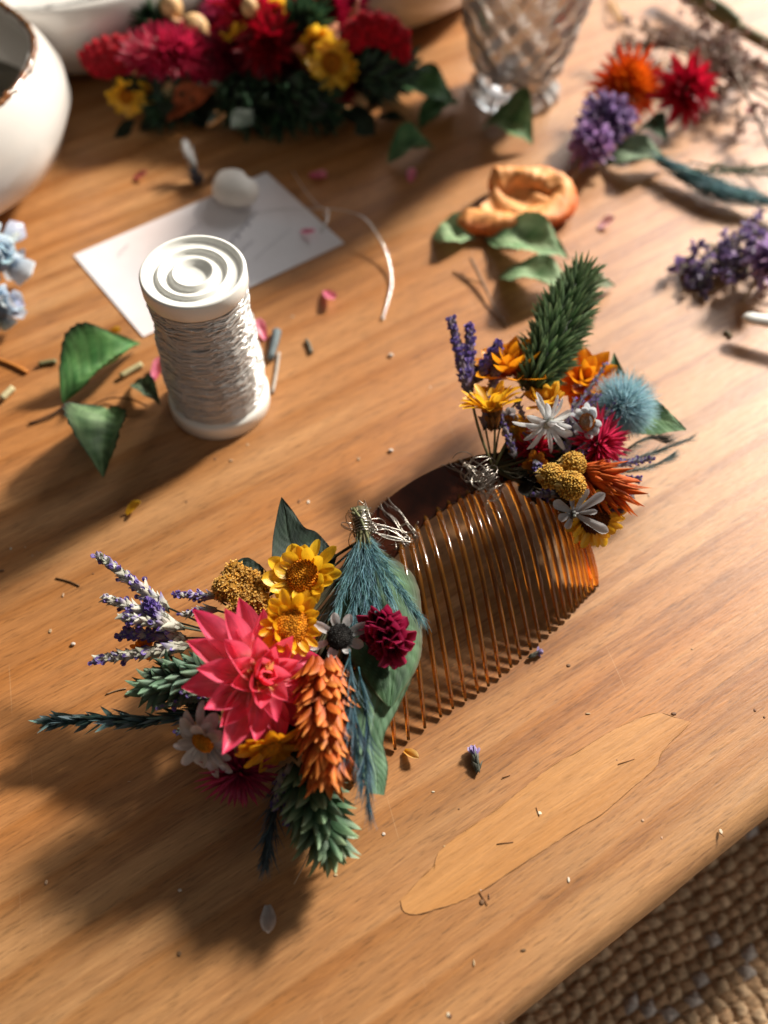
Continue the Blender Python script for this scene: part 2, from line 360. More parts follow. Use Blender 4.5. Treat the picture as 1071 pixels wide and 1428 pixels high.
def spike(A, B, R, n, L, W, f0=.5, f1=.15, c0=None, c1=None, cmid=None, curl=-.2, cup=.8, prof='lance', shape=None, jitter=.15, mb=None, nl=5, nw=4, core=None, bend=0, Lend=None, open_tip=1.0):
    """a head of overlapping bracts round the axis A->B"""
    mb = mb or MB(); A = np.asarray(A, float); B = np.asarray(B, float); ax = nrm(B - A); H = np.linalg.norm(B - A)
    X, Y = perp(ax); s = np.linspace(0, 1, n); shape = shape or (lambda s: np.sin(PI * (.12 + .8 * s)) ** .7)
    rr = R * shape(s); a = np.arange(n) * GOLD + rng.normal(0, .15, n)
    Rd = np.cos(a)[:, None] * X + np.sin(a)[:, None] * Y
    bv = X * 0 if np.isscalar(bend) else np.asarray(bend, float)
    base = A + ax * (s * H)[:, None] + bv * (np.sin(s * PI))[:, None]
    f = f0 + (f1 - f0) * s + rng.normal(0, .08, n); f = f[:, None]
    D = ax * np.cos(f) + Rd * np.sin(f); Nn = Rd * np.cos(f) - ax * np.sin(f)
    LL = L * rng.uniform(.62, 1.25, n) * (1 if Lend is None else (1 + (Lend - 1) * s))
    O = base + Rd * (rr * .62)[:, None] - ax * L * .3
    cc0 = jit(c0, jitter, n); cc1 = jit(c1, jitter, n); cmm = None if cmid is None else jit(cmid, jitter, n)
    blades(mb, O, D, Nn, LL, W * rng.uniform(.65, 1.2, n), curl + rng.normal(0, .15, n), -cup, prof, nl, nw, cc0, cc1, cmm, rip=.04)
    m = 12; sc = np.linspace(0, 1, m)
    tube(mb, A + ax * (sc * H * .96)[:, None] + bv * np.sin(sc * PI)[:, None], np.maximum(R * shape(sc) * .62, .02), core if core is not None else np.asarray(c0) * .6, 10)
    return mb
def hairs(mb, O, D, L, W, c0, c1, curl=.3, nl=4):
    K = len(O); blades(mb, O, D, rng.normal(0, 1, (K, 3)), L, W, rng.normal(0, curl, K), 0, 'hair', nl, 1, c0, c1); return mb
def feather(A, B, n, L, W, flare, c0, c1, mb=None, jitter=.25, bend=None, R=0.0):
    mb = mb or MB(); A = np.asarray(A, float); B = np.asarray(B, float); ax = nrm(B - A); X, Y = perp(ax); s = rng.uniform(0, 1, n) ** .9
    bv = np.zeros(3) if bend is None else np.asarray(bend, float)
    base = A + (B - A) * s[:, None] + bv * np.sin(s * PI)[:, None] + rng.normal(0, 1, (n, 3)) * R
    a = rng.uniform(0, 2 * PI, n); Rd = np.cos(a)[:, None] * X + np.sin(a)[:, None] * Y; f = (flare * rng.uniform(.3, 1.3, n) * (1 - .4 * s))[:, None]
    hairs(mb, base, ax * np.cos(f) + Rd * np.sin(f), L * rng.uniform(.6, 1.2, n) * (1 - .3 * s), W, jit(c0, jitter, n), jit(c1, jitter, n), .35)
    return mb
GW = lin(196, 194, 180); GG = lin(122, 130, 108); PU = lin(112, 94, 164); PD = lin(70, 52, 100); SG = lin(96, 98, 62)
def sprig_head(mb, A, B, n=34, L=.30, W=.13, R=.14, purple=.4, pale=GW, green=GG, pu=PU):
    """one-sided statice spikelet row: pale scales with violet tips"""
    A = np.asarray(A, float); B = np.asarray(B, float); ax = nrm(B - A); X, Y = perp(ax); s = np.linspace(0, 1, n); a = np.arange(n) * GOLD
    Rd = np.cos(a)[:, None] * X + np.sin(a)[:, None] * Y; base = A + (B - A) * s[:, None] + Rd * (R * .45 * (1 - s))[:, None]; f = rng.uniform(.12, .42, n)[:, None]
    D = ax * np.cos(f) + Rd * np.sin(f); Nn = Rd * np.cos(f) - ax * np.sin(f); LL = L * (1.1 - .45 * s) * rng.uniform(.8, 1.2, n)
    m = rng.random(n)[:, None]; c0 = jit(green, .2, n); c1 = np.where(m < purple, jit(pu, .25, n), jit(pale, .15, n))
    blades(mb, base, D, Nn, LL, W * (1.1 - .3 * s), .2, -.9, 'lance', 6, 4, c0, c1, jit(pale, .15, n), .5)
    k = rng.random(n) < purple
    if k.any():
        K = int(k.sum()); O = (base + D * LL[:, None] * .75)[k]
        for q in range(3):
            d = nrm(D[k] + rng.normal(0, .18, (K, 3))); blades(mb, O, d, rng.normal(0, 1, (K, 3)), L * .32, W * .5, .3, .3, 'oval', 3, 2, jit(pu, .25, K), jit(pu * 1.25, .25, K))
    tube(mb, base[::4], .025, green * .7, 5)
    return mb
def leaf(mb, pts_l, pts_r, nrmv, nl=48, nw=22, col=None, col2=None, vein=None, cup=.1, vh=.03, nv=9, wave=.04, serr=.0, edge=None, spread=.9):
    """a leaf between two outline curves (3-D points base->tip)"""
    a = smooth_path(pts_l, nl); b = smooth_path(pts_r, nl); u = np.linspace(0, 1, nw)[None, :, None]
    base = a[:, None] * (1 - u) + b[:, None] * u; nv_ = nrm(nrmv); w = np.linalg.norm(b - a, axis=1)[:, None]
    uu = u[..., 0] * 2 - 1; v = np.linspace(0, 1, nl)[:, None]
    ph = (v - np.abs(uu) * spread * .22) * nv * 2 * PI
    h = cup * w * (uu ** 2) + vh * (np.abs(np.sin(ph / 2)) ** .6) * np.minimum(1, w * 1.2) - vh * 1.4 * np.exp(-(uu / .05) ** 2) + wave * np.sin(v * 9 + uu * 2.5) * w + wave * .6 * np.sin(v * 23 + uu * 6) * np.abs(uu)
    side = nrm(b - a + 1e-6)[:, None] * np.sign(uu)[..., None]
    pts = base + nv_ * h[..., None] + side * (serr * w * (np.abs(uu) ** 8) * np.abs((v * 26) % 1 - .5))[..., None]
    vn = np.exp(-(np.sin(ph / 2) / .28) ** 2) * .45 + np.exp(-(uu / .05) ** 2) * .7
    mott = (np.sin(v * 7.3 + uu * 3.1) * np.sin(uu * 4.7 - v * 11.3) * .5 + .5)
    c = col * (1 - mott[..., None]) + (col2 if col2 is not None else col) * mott[..., None]
    c = c * (1 - np.clip(vn, 0, 1)[..., None] * .6) + (vein if vein is not None else col * 1.5) * np.clip(vn, 0, 1)[..., None] * .6
    if edge is not None:
        k = (np.abs(uu) ** 10)[..., None]; c = c * (1 - k) + edge * k
    mb.grids(pts, c); return mb
def table_leaf(name, px0, px1, wid, col, col2, vein, lift=.35, cup=.16, label='', category='leaf', group=None, z0=.06, twist=0.0, fold=None, nv=8, edge=None):
    """a loose leaf lying on the table from pixel px0 (base) to px1 (tip)"""
    A = P(*px0, z0); B = P(*px1, z0 + .05); ax = B - A; ax[2] = 0; L = np.linalg.norm(ax); ax = nrm(ax); S = np.cross(V3(0, 0, 1), ax)
    ts = np.linspace(0, 1, 7); w = wid / 2 * np.array([.06, .62, .95, 1.0, .78, .42, .03])
    zz = lift * np.sin(ts * PI * .9) + z0
    mid = A + ax * (ts * L)[:, None]; mid[:, 2] = zz
    tw = twist * S * 0
    l = mid - S * w[:, None] + V3(0, 0, 1) * (abs(cup) * w * .2 - twist * w)[:, None]; r = mid + S * w[:, None] + V3(0, 0, 1) * (abs(cup) * w * .2 + twist * w)[:, None]
    low = min(l[:, 2].min(), r[:, 2].min()) - .03
    if low < 0: l[:, 2] -= low; r[:, 2] -= low
    mb = MB(); leaf(mb, l, r, V3(0, 0, 1), 40, 18, col, col2, vein, cup, .035, nv, .06, .10, edge)
    for v in mb.v: v[:, 2] = np.maximum(v[:, 2], .012)
    o = mb.build(name, 'leaf'); thing(o, label, category, group); return o
def thing(o, label, category, group=None, kind=None):
    o['label'] = label; o['category'] = category
    if group: o['group'] = group
    if kind: o['kind'] = kind
    return o
def struct(o): o['kind'] = 'structure'; return o
def empty(name, loc, label, category, group=None):
    o = bpy.data.objects.new(name, None); COL.objects.link(o); o.location = tuple(np.asarray(loc) * CM); o['_w'] = [float(x) for x in loc]
    o.empty_display_size = .01; return thing(o, label, category, group)
# ================================================================== TABLE AND RUG
ED = math.radians(34.1); EG = V3(math.cos(ED), math.sin(ED), 0); EN = V3(-math.sin(ED), math.cos(ED), 0); E0 = V3(2.9, 2.79, 0)
table = empty('table', E0 + EN * 30 + V3(0, 0, -3), 'worn honey coloured pine table top with a rounded edge above the woven rug', 'table')
mb = MB(); us = np.concatenate([np.linspace(-60, -8, 14), np.linspace(-7, 22, 180), np.linspace(24, 95, 14)])
prof = [(80, 0), (40, 0), (12, 0), (3, 0), (.7, 0), (.5, -.015), (.34, -.05), (.2, -.115), (.1, -.2), (.03, -.31), (0, -.45), (-.01, -1.2), (0, -2.5), (.25, -2.9), (3, -3), (80, -3)]
pts = []
for u in us:
    w = .012 * math.sin(u * .9) + .006 * math.sin(u * 2.7 + 1) + .003 * math.sin(u * 7)
    pts.append([E0 + EG * u + EN * (n_ + (w if n_ < .5 else 0)) + V3(0, 0, z_ - (abs(w) * .6 if 0 < n_ < .5 else 0)) for n_, z_ in prof])
mb.grids(np.array(pts), (.5, .3, .15), wrap=True); mb.build('table_top', 'wood', table)
Zk = lambda x, y: P(520 + x / 1.944, 960 + y / 1.944, .014)
up = smooth_path([Zk(*q) for q in [(75, 575), (130, 515), (165, 480), (182, 440), (250, 385), (330, 332), (415, 265), (490, 208), (560, 168), (630, 125), (700, 90), (770, 66), (830, 82), (862, 92)]], 120)
lo = smooth_path([Zk(*q) for q in [(75, 575), (85, 605), (120, 612), (170, 598), (230, 580), (300, 545), (380, 492), (460, 440), (540, 388), (620, 340), (700, 272), (765, 215), (790, 165), (862, 92)]], 120)
w_ = (np.sin(np.arange(120) * 1.7) * .012)[:, None] * EN
tt_ = np.linspace(0, 1, 9)[None, :, None]
mb = MB(); mb.grids((up + w_)[:, None] * (1 - tt_) + (lo + w_)[:, None] * tt_, (.6, .4, .2)); mb.build('inlay_patch', 'patch', table, label='lighter boat shaped wooden patch let into the table top')

mb = MB(); loop_ = np.vstack([up, lo[::-1]]); tube(mb, loop_ + V3(0, 0, -.006), .004 + .018 * np.abs(np.sin(np.arange(240) * .37) * np.sin(np.arange(240) * .11)), lin(160, 114, 68), 5); mb.build('patch_seam', 'stem', table)
# rug: chunky basket weave relief
RZ = -12.0; nu = 620; g = 34.0; cx, cy = 13.0, 3.0
X_, Y_ = np.meshgrid(np.linspace(-g / 2, g / 2, nu), np.linspace(-g / 2, g / 2, nu), indexing='ij')
a_ = math.radians(28); Ur = X_ * math.cos(a_) + Y_ * math.sin(a_); Vr = -X_ * math.sin(a_) + Y_ * math.cos(a_)
Ur = Ur + .14 * np.sin(Vr * .9) + .07 * np.sin(Vr * 2.3 + 1) + .05 * np.sin(Vr * 6.1 + Ur * 2); Vr = Vr + .12 * np.sin(Ur * .8)
pu, pv = .54, .46
iu = np.floor(Ur / pu); iv = np.floor(Vr / pv); fu = Ur / pu - iu - .5; fv = Vr / pv - iv - .5
par = (iu + iv) % 2
bul = lambda x, k: np.clip(1 - (np.abs(x) / .5) ** k, 0, 1) ** .5
hsh_ = np.abs(np.sin(iu * 3.7 + iv * 9.1)); h = np.where(par > .5, bul(fu, 2.4) * (.45 + .55 * bul(fv, 2.0)), .72 * bul(fv, 2.2) * (.4 + .6 * bul(fu, 2.0)))
h = h * (.26 + .12 * hsh_) + .025 * np.sin((Ur * 3 + Vr * 5) * 5) * h
hsh = np.sin(iu * 12.9898 + iv * 78.233) * 43758.5453; hsh = hsh - np.floor(hsh); hs2 = np.sin(iu * 39.3 + iv * 11.1) * 9533.1; hs2 = hs2 - np.floor(hs2)
cA = lin(222, 190, 154); cB = lin(202, 166, 130); cC = lin(206, 196, 188)
cc = np.where(par[..., None] > .5, cA, cB) * (.75 + .35 * hsh[..., None]); cc = np.where((hs2 > .86)[..., None] & (par > .5)[..., None], cC, cc)
Pt = np.stack([X_ + cx, Y_ + cy, RZ + h], -1)
mb = MB(); mb.grids(Pt, cc)
thing(mb.build('woven_rug', 'jute'), 'chunky brown and grey woven jute rug below the table edge', 'rug')
mb = MB(); mb.grids(np.array([[[-200, -200, RZ - .1], [-200, 300, RZ - .1]], [[200, -200, RZ - .1], [200, 300, RZ - .1]]], float), (.25, .18, .12))
struct(mb.build('floor', 'jute', smooth=False))

# ================================================================== DECORATED COMB
comb = empty('decorated_hair_comb', P(650, 850, 0), 'amber tortoiseshell hair comb dressed with two wired bunches of dried flowers', 'hair comb')
tipc = smooth_path([P(493, 1092, .08), P(545, 1050, .08), P(622, 995, .08), P(684, 955, .08), P(738, 908, .08), P(786, 867, .08), P(813, 838, .08), P(832, 818, .08)], 200)
rootc = smooth_path([P(487, 852, 1.1), P(510, 822, 1.3), P(560, 768, 1.5), P(593, 731, 1.6), P(640, 700, 1.7), P(672, 685, 1.7), P(716, 672, 1.65), P(755, 683, 1.5), P(780, 705, 1.3), P(797, 726, 1.05)], 200)
topc = smooth_path([P(462, 822, 1.1), P(492, 765, 1.4), P(519, 718, 1.55), P(550, 690, 1.7), P(586, 666, 1.85), P(629, 647, 1.9), P(680, 634, 1.9), P(735, 634, 1.8), P(780, 655, 1.55), P(812, 692, 1.15)], 200)
nt_ = 27
def arc(c, t): return c[min(199, int(round(t * 199)))]
for k in range(nt_):
    t = k / (nt_ - 1); a = arc(rootc, t); b = arc(tipc, t); endt = k in (0, nt_ - 1)
    s = np.linspace(0, 1, 16)[:, None]; a2 = a + (arc(topc, t) - a) * .12
    pth = a2 * (1 - s) + b * s + V3(0, 0, 1) * (.62 * np.sin(PI * s ** .9) * np.linalg.norm(b - a) / 4.3)
    r = np.interp(s[:, 0], [0, .1, .85, 1], [.092, .090, .070, .045] if not endt else [.19, .19, .14, .07])
    tube(m_ := MB(), pth, r, (.6, .3, .1), 12, squash=1.25 if not endt else 1.2)
    m_.build('tooth', 'amber', comb)
mb = MB(); ring = np.linspace(0, 2 * PI, 24, endpoint=False); pts = []
for k in range(200):
    e = (topc[k] - rootc[k]) / 2; mid = (topc[k] + rootc[k]) / 2; tn = nrm(topc[min(k + 1, 199)] - topc[max(k - 1, 0)]); nn = nrm(np.cross(tn, e)); nn = nn if nn[2] > 0 else -nn
    sg = lambda x, p: np.sign(x) * np.abs(x) ** p
    endf = min(1, .25 + min(k, 199 - k) / 8)
    pts.append(mid + sg(np.cos(ring), .45)[:, None] * e * (.6 + .4 * endf) + (sg(np.sin(ring), .6)[:, None] * nn * .15 + nn * .05 * np.cos(ring * 2)[:, None]) * endf)
pts = [mid + (pts[0] - pts[0].mean(0)) * .02 + (pts[0].mean(0) - mid)] + pts + [pts[-1].mean(0) + (pts[-1] - pts[-1].mean(0)) * .02]
mb.grids(np.array(pts), (.3, .1, .03), wrap=True); mb.build('spine', 'tort', comb)

def wire_knot(name, centers, R, n, ends=5, r=.016, axisv=None, seedv=1, stretch=1.3):
    rg = np.random.default_rng(seedv); mb = MB(); cs = smooth_path(centers, 40)
    for k in range(n):
        i = rg.integers(0, 40); c = cs[i]; ax = nrm((cs[min(i + 1, 39)] - cs[max(i - 1, 0)]) + rg.normal(0, .5, 3) * np.linalg.norm(cs[min(i + 1, 39)] - cs[max(i - 1, 0)])); X, Y = perp(ax)
        a = np.linspace(0, 2 * PI * rg.uniform(.7, 1.3), 22) + rg.uniform(0, 6); rr = R * rg.uniform(.6, 1.5) * (1 + .15 * np.sin(a * 2 + rg.uniform(0, 6)))
        pth = c + (X * np.cos(a)[:, None] * stretch + Y * np.sin(a)[:, None]) * np.atleast_1d(rr)[:, None] + ax * (a / 6 * rg.normal(0, .12))[:, None]
        tube(mb, pth, r, n=5)
    for k in range(ends):
        c = cs[rg.integers(0, 40)]; d = nrm(rg.normal(0, 1, 3) + V3(0, 0, .6)); e = nrm(rg.normal(0, 1, 3))
        tube(mb, smooth_path([c, c + d * R * 1.3, c + d * R * 1.6 + e * R * .7, c + e * R * 1.5], 12), r, n=5)
    return mb.build(name, 'wire', comb)
wire_knot('binding_wire', [P(490, 738, 2.2), P(503, 722, 2.4), P(512, 735, 2.3), P(522, 750, 2.2)], .30, 8, 5, .014, seedv=4)
wire_knot('binding_wire', [P(535, 748, 2.1), P(565, 752, 2.0), P(572, 745, 2.0)], .24, 5, 3, .013, seedv=5)
wire_knot('binding_wire', [P(640, 640, 2.3), P(662, 650, 2.5), P(678, 668, 2.5), P(687, 690, 2.3)], .32, 9, 7, .014, seedv=6)
mb = MB(); hs = np.linspace(0, 1, 150); cp = smooth_path([P(503, 718, 2.5), P(504, 730, 2.5), P(507, 748, 2.45)], 150); tx = nrm(cp[-1] - cp[0]); Xc, Yc = perp(tx)
tube(mb, cp + (Xc * np.cos(hs * 2 * PI * 9)[:, None] + Yc * np.sin(hs * 2 * PI * 9)[:, None]) * (.27 + .02 * np.sin(hs * 70))[:, None], .017, n=5)
cp = smooth_path([P(672, 655, 2.5), P(680, 664, 2.5), P(688, 676, 2.4)], 150); Xc, Yc = perp(nrm(cp[-1] - cp[0]))
for i0 in (50, 53, 56, 58, 106, 110, 114, 117):
    q_ = np.linspace(0, 2 * PI, 40) + .3; mid = (rootc[i0] + topc[i0]) / 2; ev = (topc[i0] - rootc[i0]) / 2; tn = nrm(topc[i0 + 1] - topc[i0 - 1]); nn = nrm(np.cross(tn, ev)); nn = nn if nn[2] > 0 else -nn
    tube(mb, mid + np.cos(q_)[:, None] * ev * 1.1 + np.sin(q_)[:, None] * nn * .27 + tn * (.10 * np.sin(q_ + i0) + .03 * np.sin(q_ * 5))[:, None], .015, n=5)
tube(mb, cp + (Xc * np.cos(hs * 2 * PI * 7)[:, None] + Yc * np.sin(hs * 2 * PI * 7)[:, None]) * (.24 + .03 * np.sin(hs * 60))[:, None], .017, n=5)
rg = np.random.default_rng(3)
for k in range(7):
    a = P(506 + rg.uniform(-6, 6), 732 + rg.uniform(-8, 8), 2.5); b = P(573 + rg.uniform(-6, 6), 752 + rg.uniform(-10, 10), 2.15); m = (a + b) / 2 + rg.normal(0, .12, 3)
    tube(mb, smooth_path([a, m, b], 14), .014, n=5)
for k in range(6):
    a = P(650 + rg.uniform(-8, 8), 645 + rg.uniform(-8, 8), 2.4); b = P(684 + rg.uniform(-6, 6), 694 + rg.uniform(-8, 8), 2.15); m = (a + b) / 2 + rg.normal(0, .15, 3)
    tube(mb, smooth_path([a, m, b], 14), .014, n=5)
mb.build('tie_wire', 'wire', comb)

# ---------------- left bunch
PINK = lin(214, 42, 84); PINKT = lin(196, 24, 66); PINKB = lin(238, 164, 128); RED = lin(190, 40, 40)
c = P(360, 944, 3.1)
ax = nrm(tocam(c) + V3(.42, .12, -.05))
ps = straw(c, ax, 1.98, 40, -.25, 1.0, lin(252, 232, 212), lin(202, 38, 88), lin(238, 124, 150), .38, lin(248, 214, 170), lin(228, 92, 110), .48, .62, 1.0, 'tepal', .22, .15, .14, -.5)  # last value lightens petal centres, a highlight painted into the colour
fl = ps.build('strawflower', 'petal', comb, label='large open pink strawflower')
mb = spike(c + ax * .05, c + ax * .45, .30, 30, .5, .2, .6, .1, lin(226, 160, 70), lin(240, 200, 130), curl=.4, prof='point', jitter=.2); mb.build('flower_centre', 'petal', fl)
YL = lin(246, 200, 60); YD = lin(216, 136, 18); YO = lin(206, 120, 16)
def add_daisy(px, z, R, axoff, n=14, col=YL, tip=None, dcol=lin(232, 156, 34), dcol2=lin(214, 130, 22), discR=.4, W=.34, e=.15, layers=2, label=None, hair=60, name='daisy', ej=.14, dome=.5, curl=.25, prof='oval', nd=170):
    c = P(*px, z); ax = nrm(tocam(c) + V3(*axoff))
    o = daisy(c, ax, R, n, e, W, col, tip, layers, prof, discR, curl, .35, ej).build(name, 'petal', comb, label=label)
    disc(c, ax, R * discR, nd, dcol, dcol2, .075, dome, hair).build('flower_centre', 'grain', o); return o
add_daisy((424, 804), 3.1, 1.12, (-.25, .25, .0), 12, lin(242, 190, 30), lin(246, 200, 48), discR=.42, label='pale yellow daisy head above its deeper twin', W=.38)
add_daisy((406, 872), 3.5, .98, (.35, -.15, 0), 17, lin(238, 164, 20), lin(242, 186, 34), discR=.46, label='deep yellow daisy head beside the pink bloom', W=.30)
# mustard yarrow
def yarrow(cpx, z, spread, clumps, R, name='yarrow_head', parent=comb, cols=(lin(206, 146, 44), lin(226, 186, 110)), label=None, stemto=None, dens=230, seed=3):
    rg = np.random.default_rng(seed); mb = MB()
    for k in range(clumps):
        a = k * GOLD; rad = spread * math.sqrt(k / max(1, clumps))
        c = P(cpx[0] + rad * math.cos(a), cpx[1] + rad * math.sin(a) * .8, z + rg.uniform(-.15, .15) - rad * .004); r = R * rg.uniform(.8, 1.15); ax = nrm(tocam(c) + rg.normal(0, .25, 3) + V3(0, .1, 0))
        n = dens; d = nrm(rg.normal(0, 1, (n, 3)) + ax * 1.1); C = c + d * r * rg.uniform(.86, 1.08, (n, 1)); m = rg.random(n)[:, None] ** 1.5
        beads(mb, C, r * .085 * rg.uniform(.7, 1.4, n), (cols[0] * (1 - m) + cols[1] * m) * rg.uniform(.7, 1.15, (n, 1)), 1)
        blades(mb, C, nrm(d + rg.normal(0, .5, (n, 3))), rg.normal(0, 1, (n, 3)), r * .2, r * .09, .4, .3, 'oval', 2, 2, cols[0] * .9, cols[1])
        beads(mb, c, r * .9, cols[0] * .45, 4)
    return mb.build(name, 'grain', parent, label=label)
yarrow((345, 826), 2.8, 40, 8, .36, label='mustard yellow yarrow cluster')
# small white daisy with a dark centre
add_daisy((474, 888), 3.0, .80, (.1, -.1, 0), 8, lin(196, 196, 196), lin(214, 214, 216), lin(66, 64, 62), lin(34, 34, 34), .44, .34, .05, 1, 'small white daisy with a dark fuzzy centre', 140, ej=.35, dome=.6)
# teal feathered grass under the wire knot
TE = lin(60, 116, 128); TE2 = lin(136, 182, 192); TD = lin(34, 72, 80)
mb = MB()
for (bx, by, sp) in ((470, 850, .1), (492, 872, .12), (512, 862, .12), (545, 836, .1), (530, 868, .12), (585, 862, .06)):
    feather(P(505, 742, 2.4), P(bx, by, 2.6), 380, .78, .02, .36, jit(TD, .3, 1)[0] * 1.1, TE2 * 1.15, mb, .35, R=.05)
mb.build('feather_grass', 'fuzz', comb, label='teal dyed feathery grass below the wire knot')
mb = MB()
tube(mb, smooth_path([P(503, 712, 2.5), P(504, 730, 2.5), P(508, 760, 2.4)], 8), [.26, .24, .24, .22, .2, .2, .2, .16], lin(86, 84, 62), 10)
for k in range(26):
    a = P(500 + rng.uniform(-11, 11), 712 + rng.uniform(-4, 6), 2.6 + rng.uniform(-.2, .2)); b = P(508 + rng.uniform(-16, 16), 775 + rng.uniform(-10, 30), 2.3)
    tube(mb, smooth_path([a, P(504 + rng.uniform(-6, 6), 730, 2.6 + rng.uniform(-.15, .15)), b], 8), rng.uniform(.03, .06), jit(lin(104, 98, 66), .3, 1)[0], 6)
mb.build('stem_bundle', 'stem', comb)
# burgundy bud
BU = lin(120, 14, 46); BUT = lin(168, 44, 84)
a = P(530, 862, 2.7); b = P(546, 905, 3.2)
o = spike(a, b, .62, 70, .46, .34, .55, .05, BU * .8, BUT, BU * 1.1, curl=1.1, cup=1.3, prof='oval', jitter=.22, shape=lambda s: np.sin(PI * (.18 + .72 * s)) ** .6).build('globe_flower', 'petal', comb, label='deep burgundy bud on the big leaf')
# orange bract head
ORA = lin(196, 90, 26); ORB = lin(136, 50, 10); ORT = lin(226, 138, 58)  # bract bases darker: shade of the recesses put into the colour
spike(P(450, 926, 3.0), P(456, 1082, 2.6), .82, 240, .62, .38, .55, .18, ORB, ORT, ORA, curl=.12, cup=.6, prof='point', jitter=.3, shape=lambda s: np.sin(PI * (.2 + .68 * s)) ** .6, nl=7, nw=6, Lend=1.25).build('bract_head', 'dry', comb, label='long orange head of pointed bracts')
# teal wisps over it
mb = MB()
for q in ([(487, 905), (492, 980), (497, 1062)], [(500, 930), (512, 1010), (505, 1085)], [(478, 940), (486, 1000), (478, 1050)], [(496, 1000), (512, 1060), (514, 1118)]):
    pth = smooth_path([P(x, y, 3.35 - .003 * (y - 900)) for x, y in q], 30); tube(mb, pth, .018, TE, 5)
    for i in range(2, 30, 2):
        d = nrm(pth[min(i + 1, 29)] - pth[i - 1]); K = 7
        hairs(mb, np.repeat(pth[i][None], K, 0), nrm(d + rng.normal(0, .16, (K, 3))), .75, .045, jit(lin(36, 84, 98), .3, K), jit(lin(112, 140, 156), .3, K), .2)
mb.build('grass_wisp', 'fuzz', comb)
# big green leaves
G1 = lin(36, 62, 40); G2 = lin(66, 102, 64); G3 = lin(104, 138, 106); GDK = lin(18, 34, 28)
mb = MB()
leaf(mb, [P(498, 752, 2.0), P(478, 790, 2.2), P(468, 850, 2.3), P(480, 900, 2.3), P(505, 945, 2.3), P(540, 985, 2.2)], [P(500, 750, 2.0), P(545, 775, 1.95), P(580, 808, 1.9), P(588, 870, 2.0), P(584, 925, 2.1), P(548, 985, 2.2)],
     tocam(P(530, 860, 2)), 60, 34, G1, G2, G3, -.05, .03, 13, .012, .02, lin(70, 60, 30))
mb.build('big_leaf', 'leaf', comb, label='dark green rounded leaf behind the burgundy bud')
mb = MB()
leaf(mb, [P(520, 900, 2.0), P(494, 940, 2.1), P(488, 1000, 2.15), P(497, 1050, 2.1), P(508, 1090, 2.1), P(516, 1106, 2.1)], [P(560, 900, 1.9), P(575, 938, 1.85), P(556, 985, 1.9), P(535, 1030, 1.95), P(541, 1070, 2.0), P(536, 1109, 2.0)],
     tocam(P(530, 1000, 2)), 60, 30, lin(60, 96, 66), lin(100, 134, 104), lin(140, 164, 138), .05, .025, 15, .015, .03, lin(60, 62, 34))
mb.build('big_leaf', 'leaf', comb, label='pale green torn leaf at the end of the bunch')
mb = MB()
leaf(mb, [P(465, 792, 1.9), P(420, 800, 2.0), P(385, 806, 2.2), P(380, 762, 2.4), P(387, 715, 2.7), P(392, 694, 2.9)], [P(470, 776, 1.9), P(455, 757, 2.0), P(440, 742, 2.1), P(424, 735, 2.3), P(408, 712, 2.6), P(393, 693, 2.9)],
     tocam(P(420, 760, 2.2)), 54, 28, lin(24, 40, 34), lin(40, 58, 46), lin(66, 84, 70), .06, .035, 15, .02, .03, lin(22, 30, 24))
mb.build('pointed_leaf', 'leaf', comb, label='dark pointed leaf rising above the yellow daisies')
mb = MB()
leaf(mb, [P(372, 800, 2.0), P(345, 812, 2.2), P(318, 818, 2.3), P(309, 800, 2.4)], [P(372, 797, 2.0), P(360, 786, 2.1), P(340, 778, 2.2), P(310, 797, 2.4)], tocam(P(340, 800, 2.2)), 34, 18, GDK, lin(30, 48, 38), lin(50, 66, 54), .1, .03, 8, .03, .03)
mb.build('small_leaf', 'leaf', comb)
# statice sprays
def spray(defs, name='statice_spray', parent=None, label=None, root=None, pur=.4, **k):
    mb = MB(); cen = []
    for d in defs:
        (x0, y0, z0), (x1, y1, z1) = d[0], d[1]
        a = P(x0, y0, z0); b = P(x1, y1, z1); sprig_head(mb, a, b, purple=(d[2] if len(d) > 2 else pur), **k)
        if root is not None: r_ = P(*root); tube(mb, smooth_path([r_, (r_ + a) / 2 + V3(0, 0, .1), a + (b - a) * .1], 12), .03, GG * .7, 6)
    return mb.build(name, 'dry', parent if parent is not None else comb, label=label)
spray([((238, 852, 2.3), (144, 780, 3.0), .45), ((245, 868, 2.3), (153, 836, 2.8), .3), ((258, 876, 2.4), (180, 862, 2.8), .35), ((262, 890, 2.1), (182, 884, 2.2), .75), ((268, 900, 2.2), (145, 918, 2.2), .25), ((240, 872, 2.4), (215, 850, 2.7), .8)],
      label='grey and violet statice spray pointing left', root=(335, 895, 2.2), n=64, L=.52, W=.30)
spray([((303, 832, 2.4), (254, 830, 2.7), .9), ((305, 850, 2.4), (262, 856, 2.6), .25)], root=(340, 870, 2.2), n=34, L=.36, W=.19, label='short violet statice tips beside the yarrow')
spray([((405, 1062, 1.7), (400, 1138, 1.3), .75), ((425, 1062, 1.7), (412, 1120, 1.4), .6), ((395, 1070, 1.6), (385, 1120, 1.3), .3)], n=44, L=.36, W=.2, label='violet statice tip hanging under the orange head')
spray([((330, 985, 1.8), (262, 965, 2.1), .15), ((310, 965, 1.9), (225, 985, 1.8), .1), ((300, 930, 2.0), (210, 935, 2.0), .1), ((330, 1010, 1.8), (255, 1020, 1.6), .1)], n=56, L=.4, W=.2, pale=lin(128, 150, 128), green=lin(50, 74, 56), label='grey green leafy sprigs behind the pink bloom')
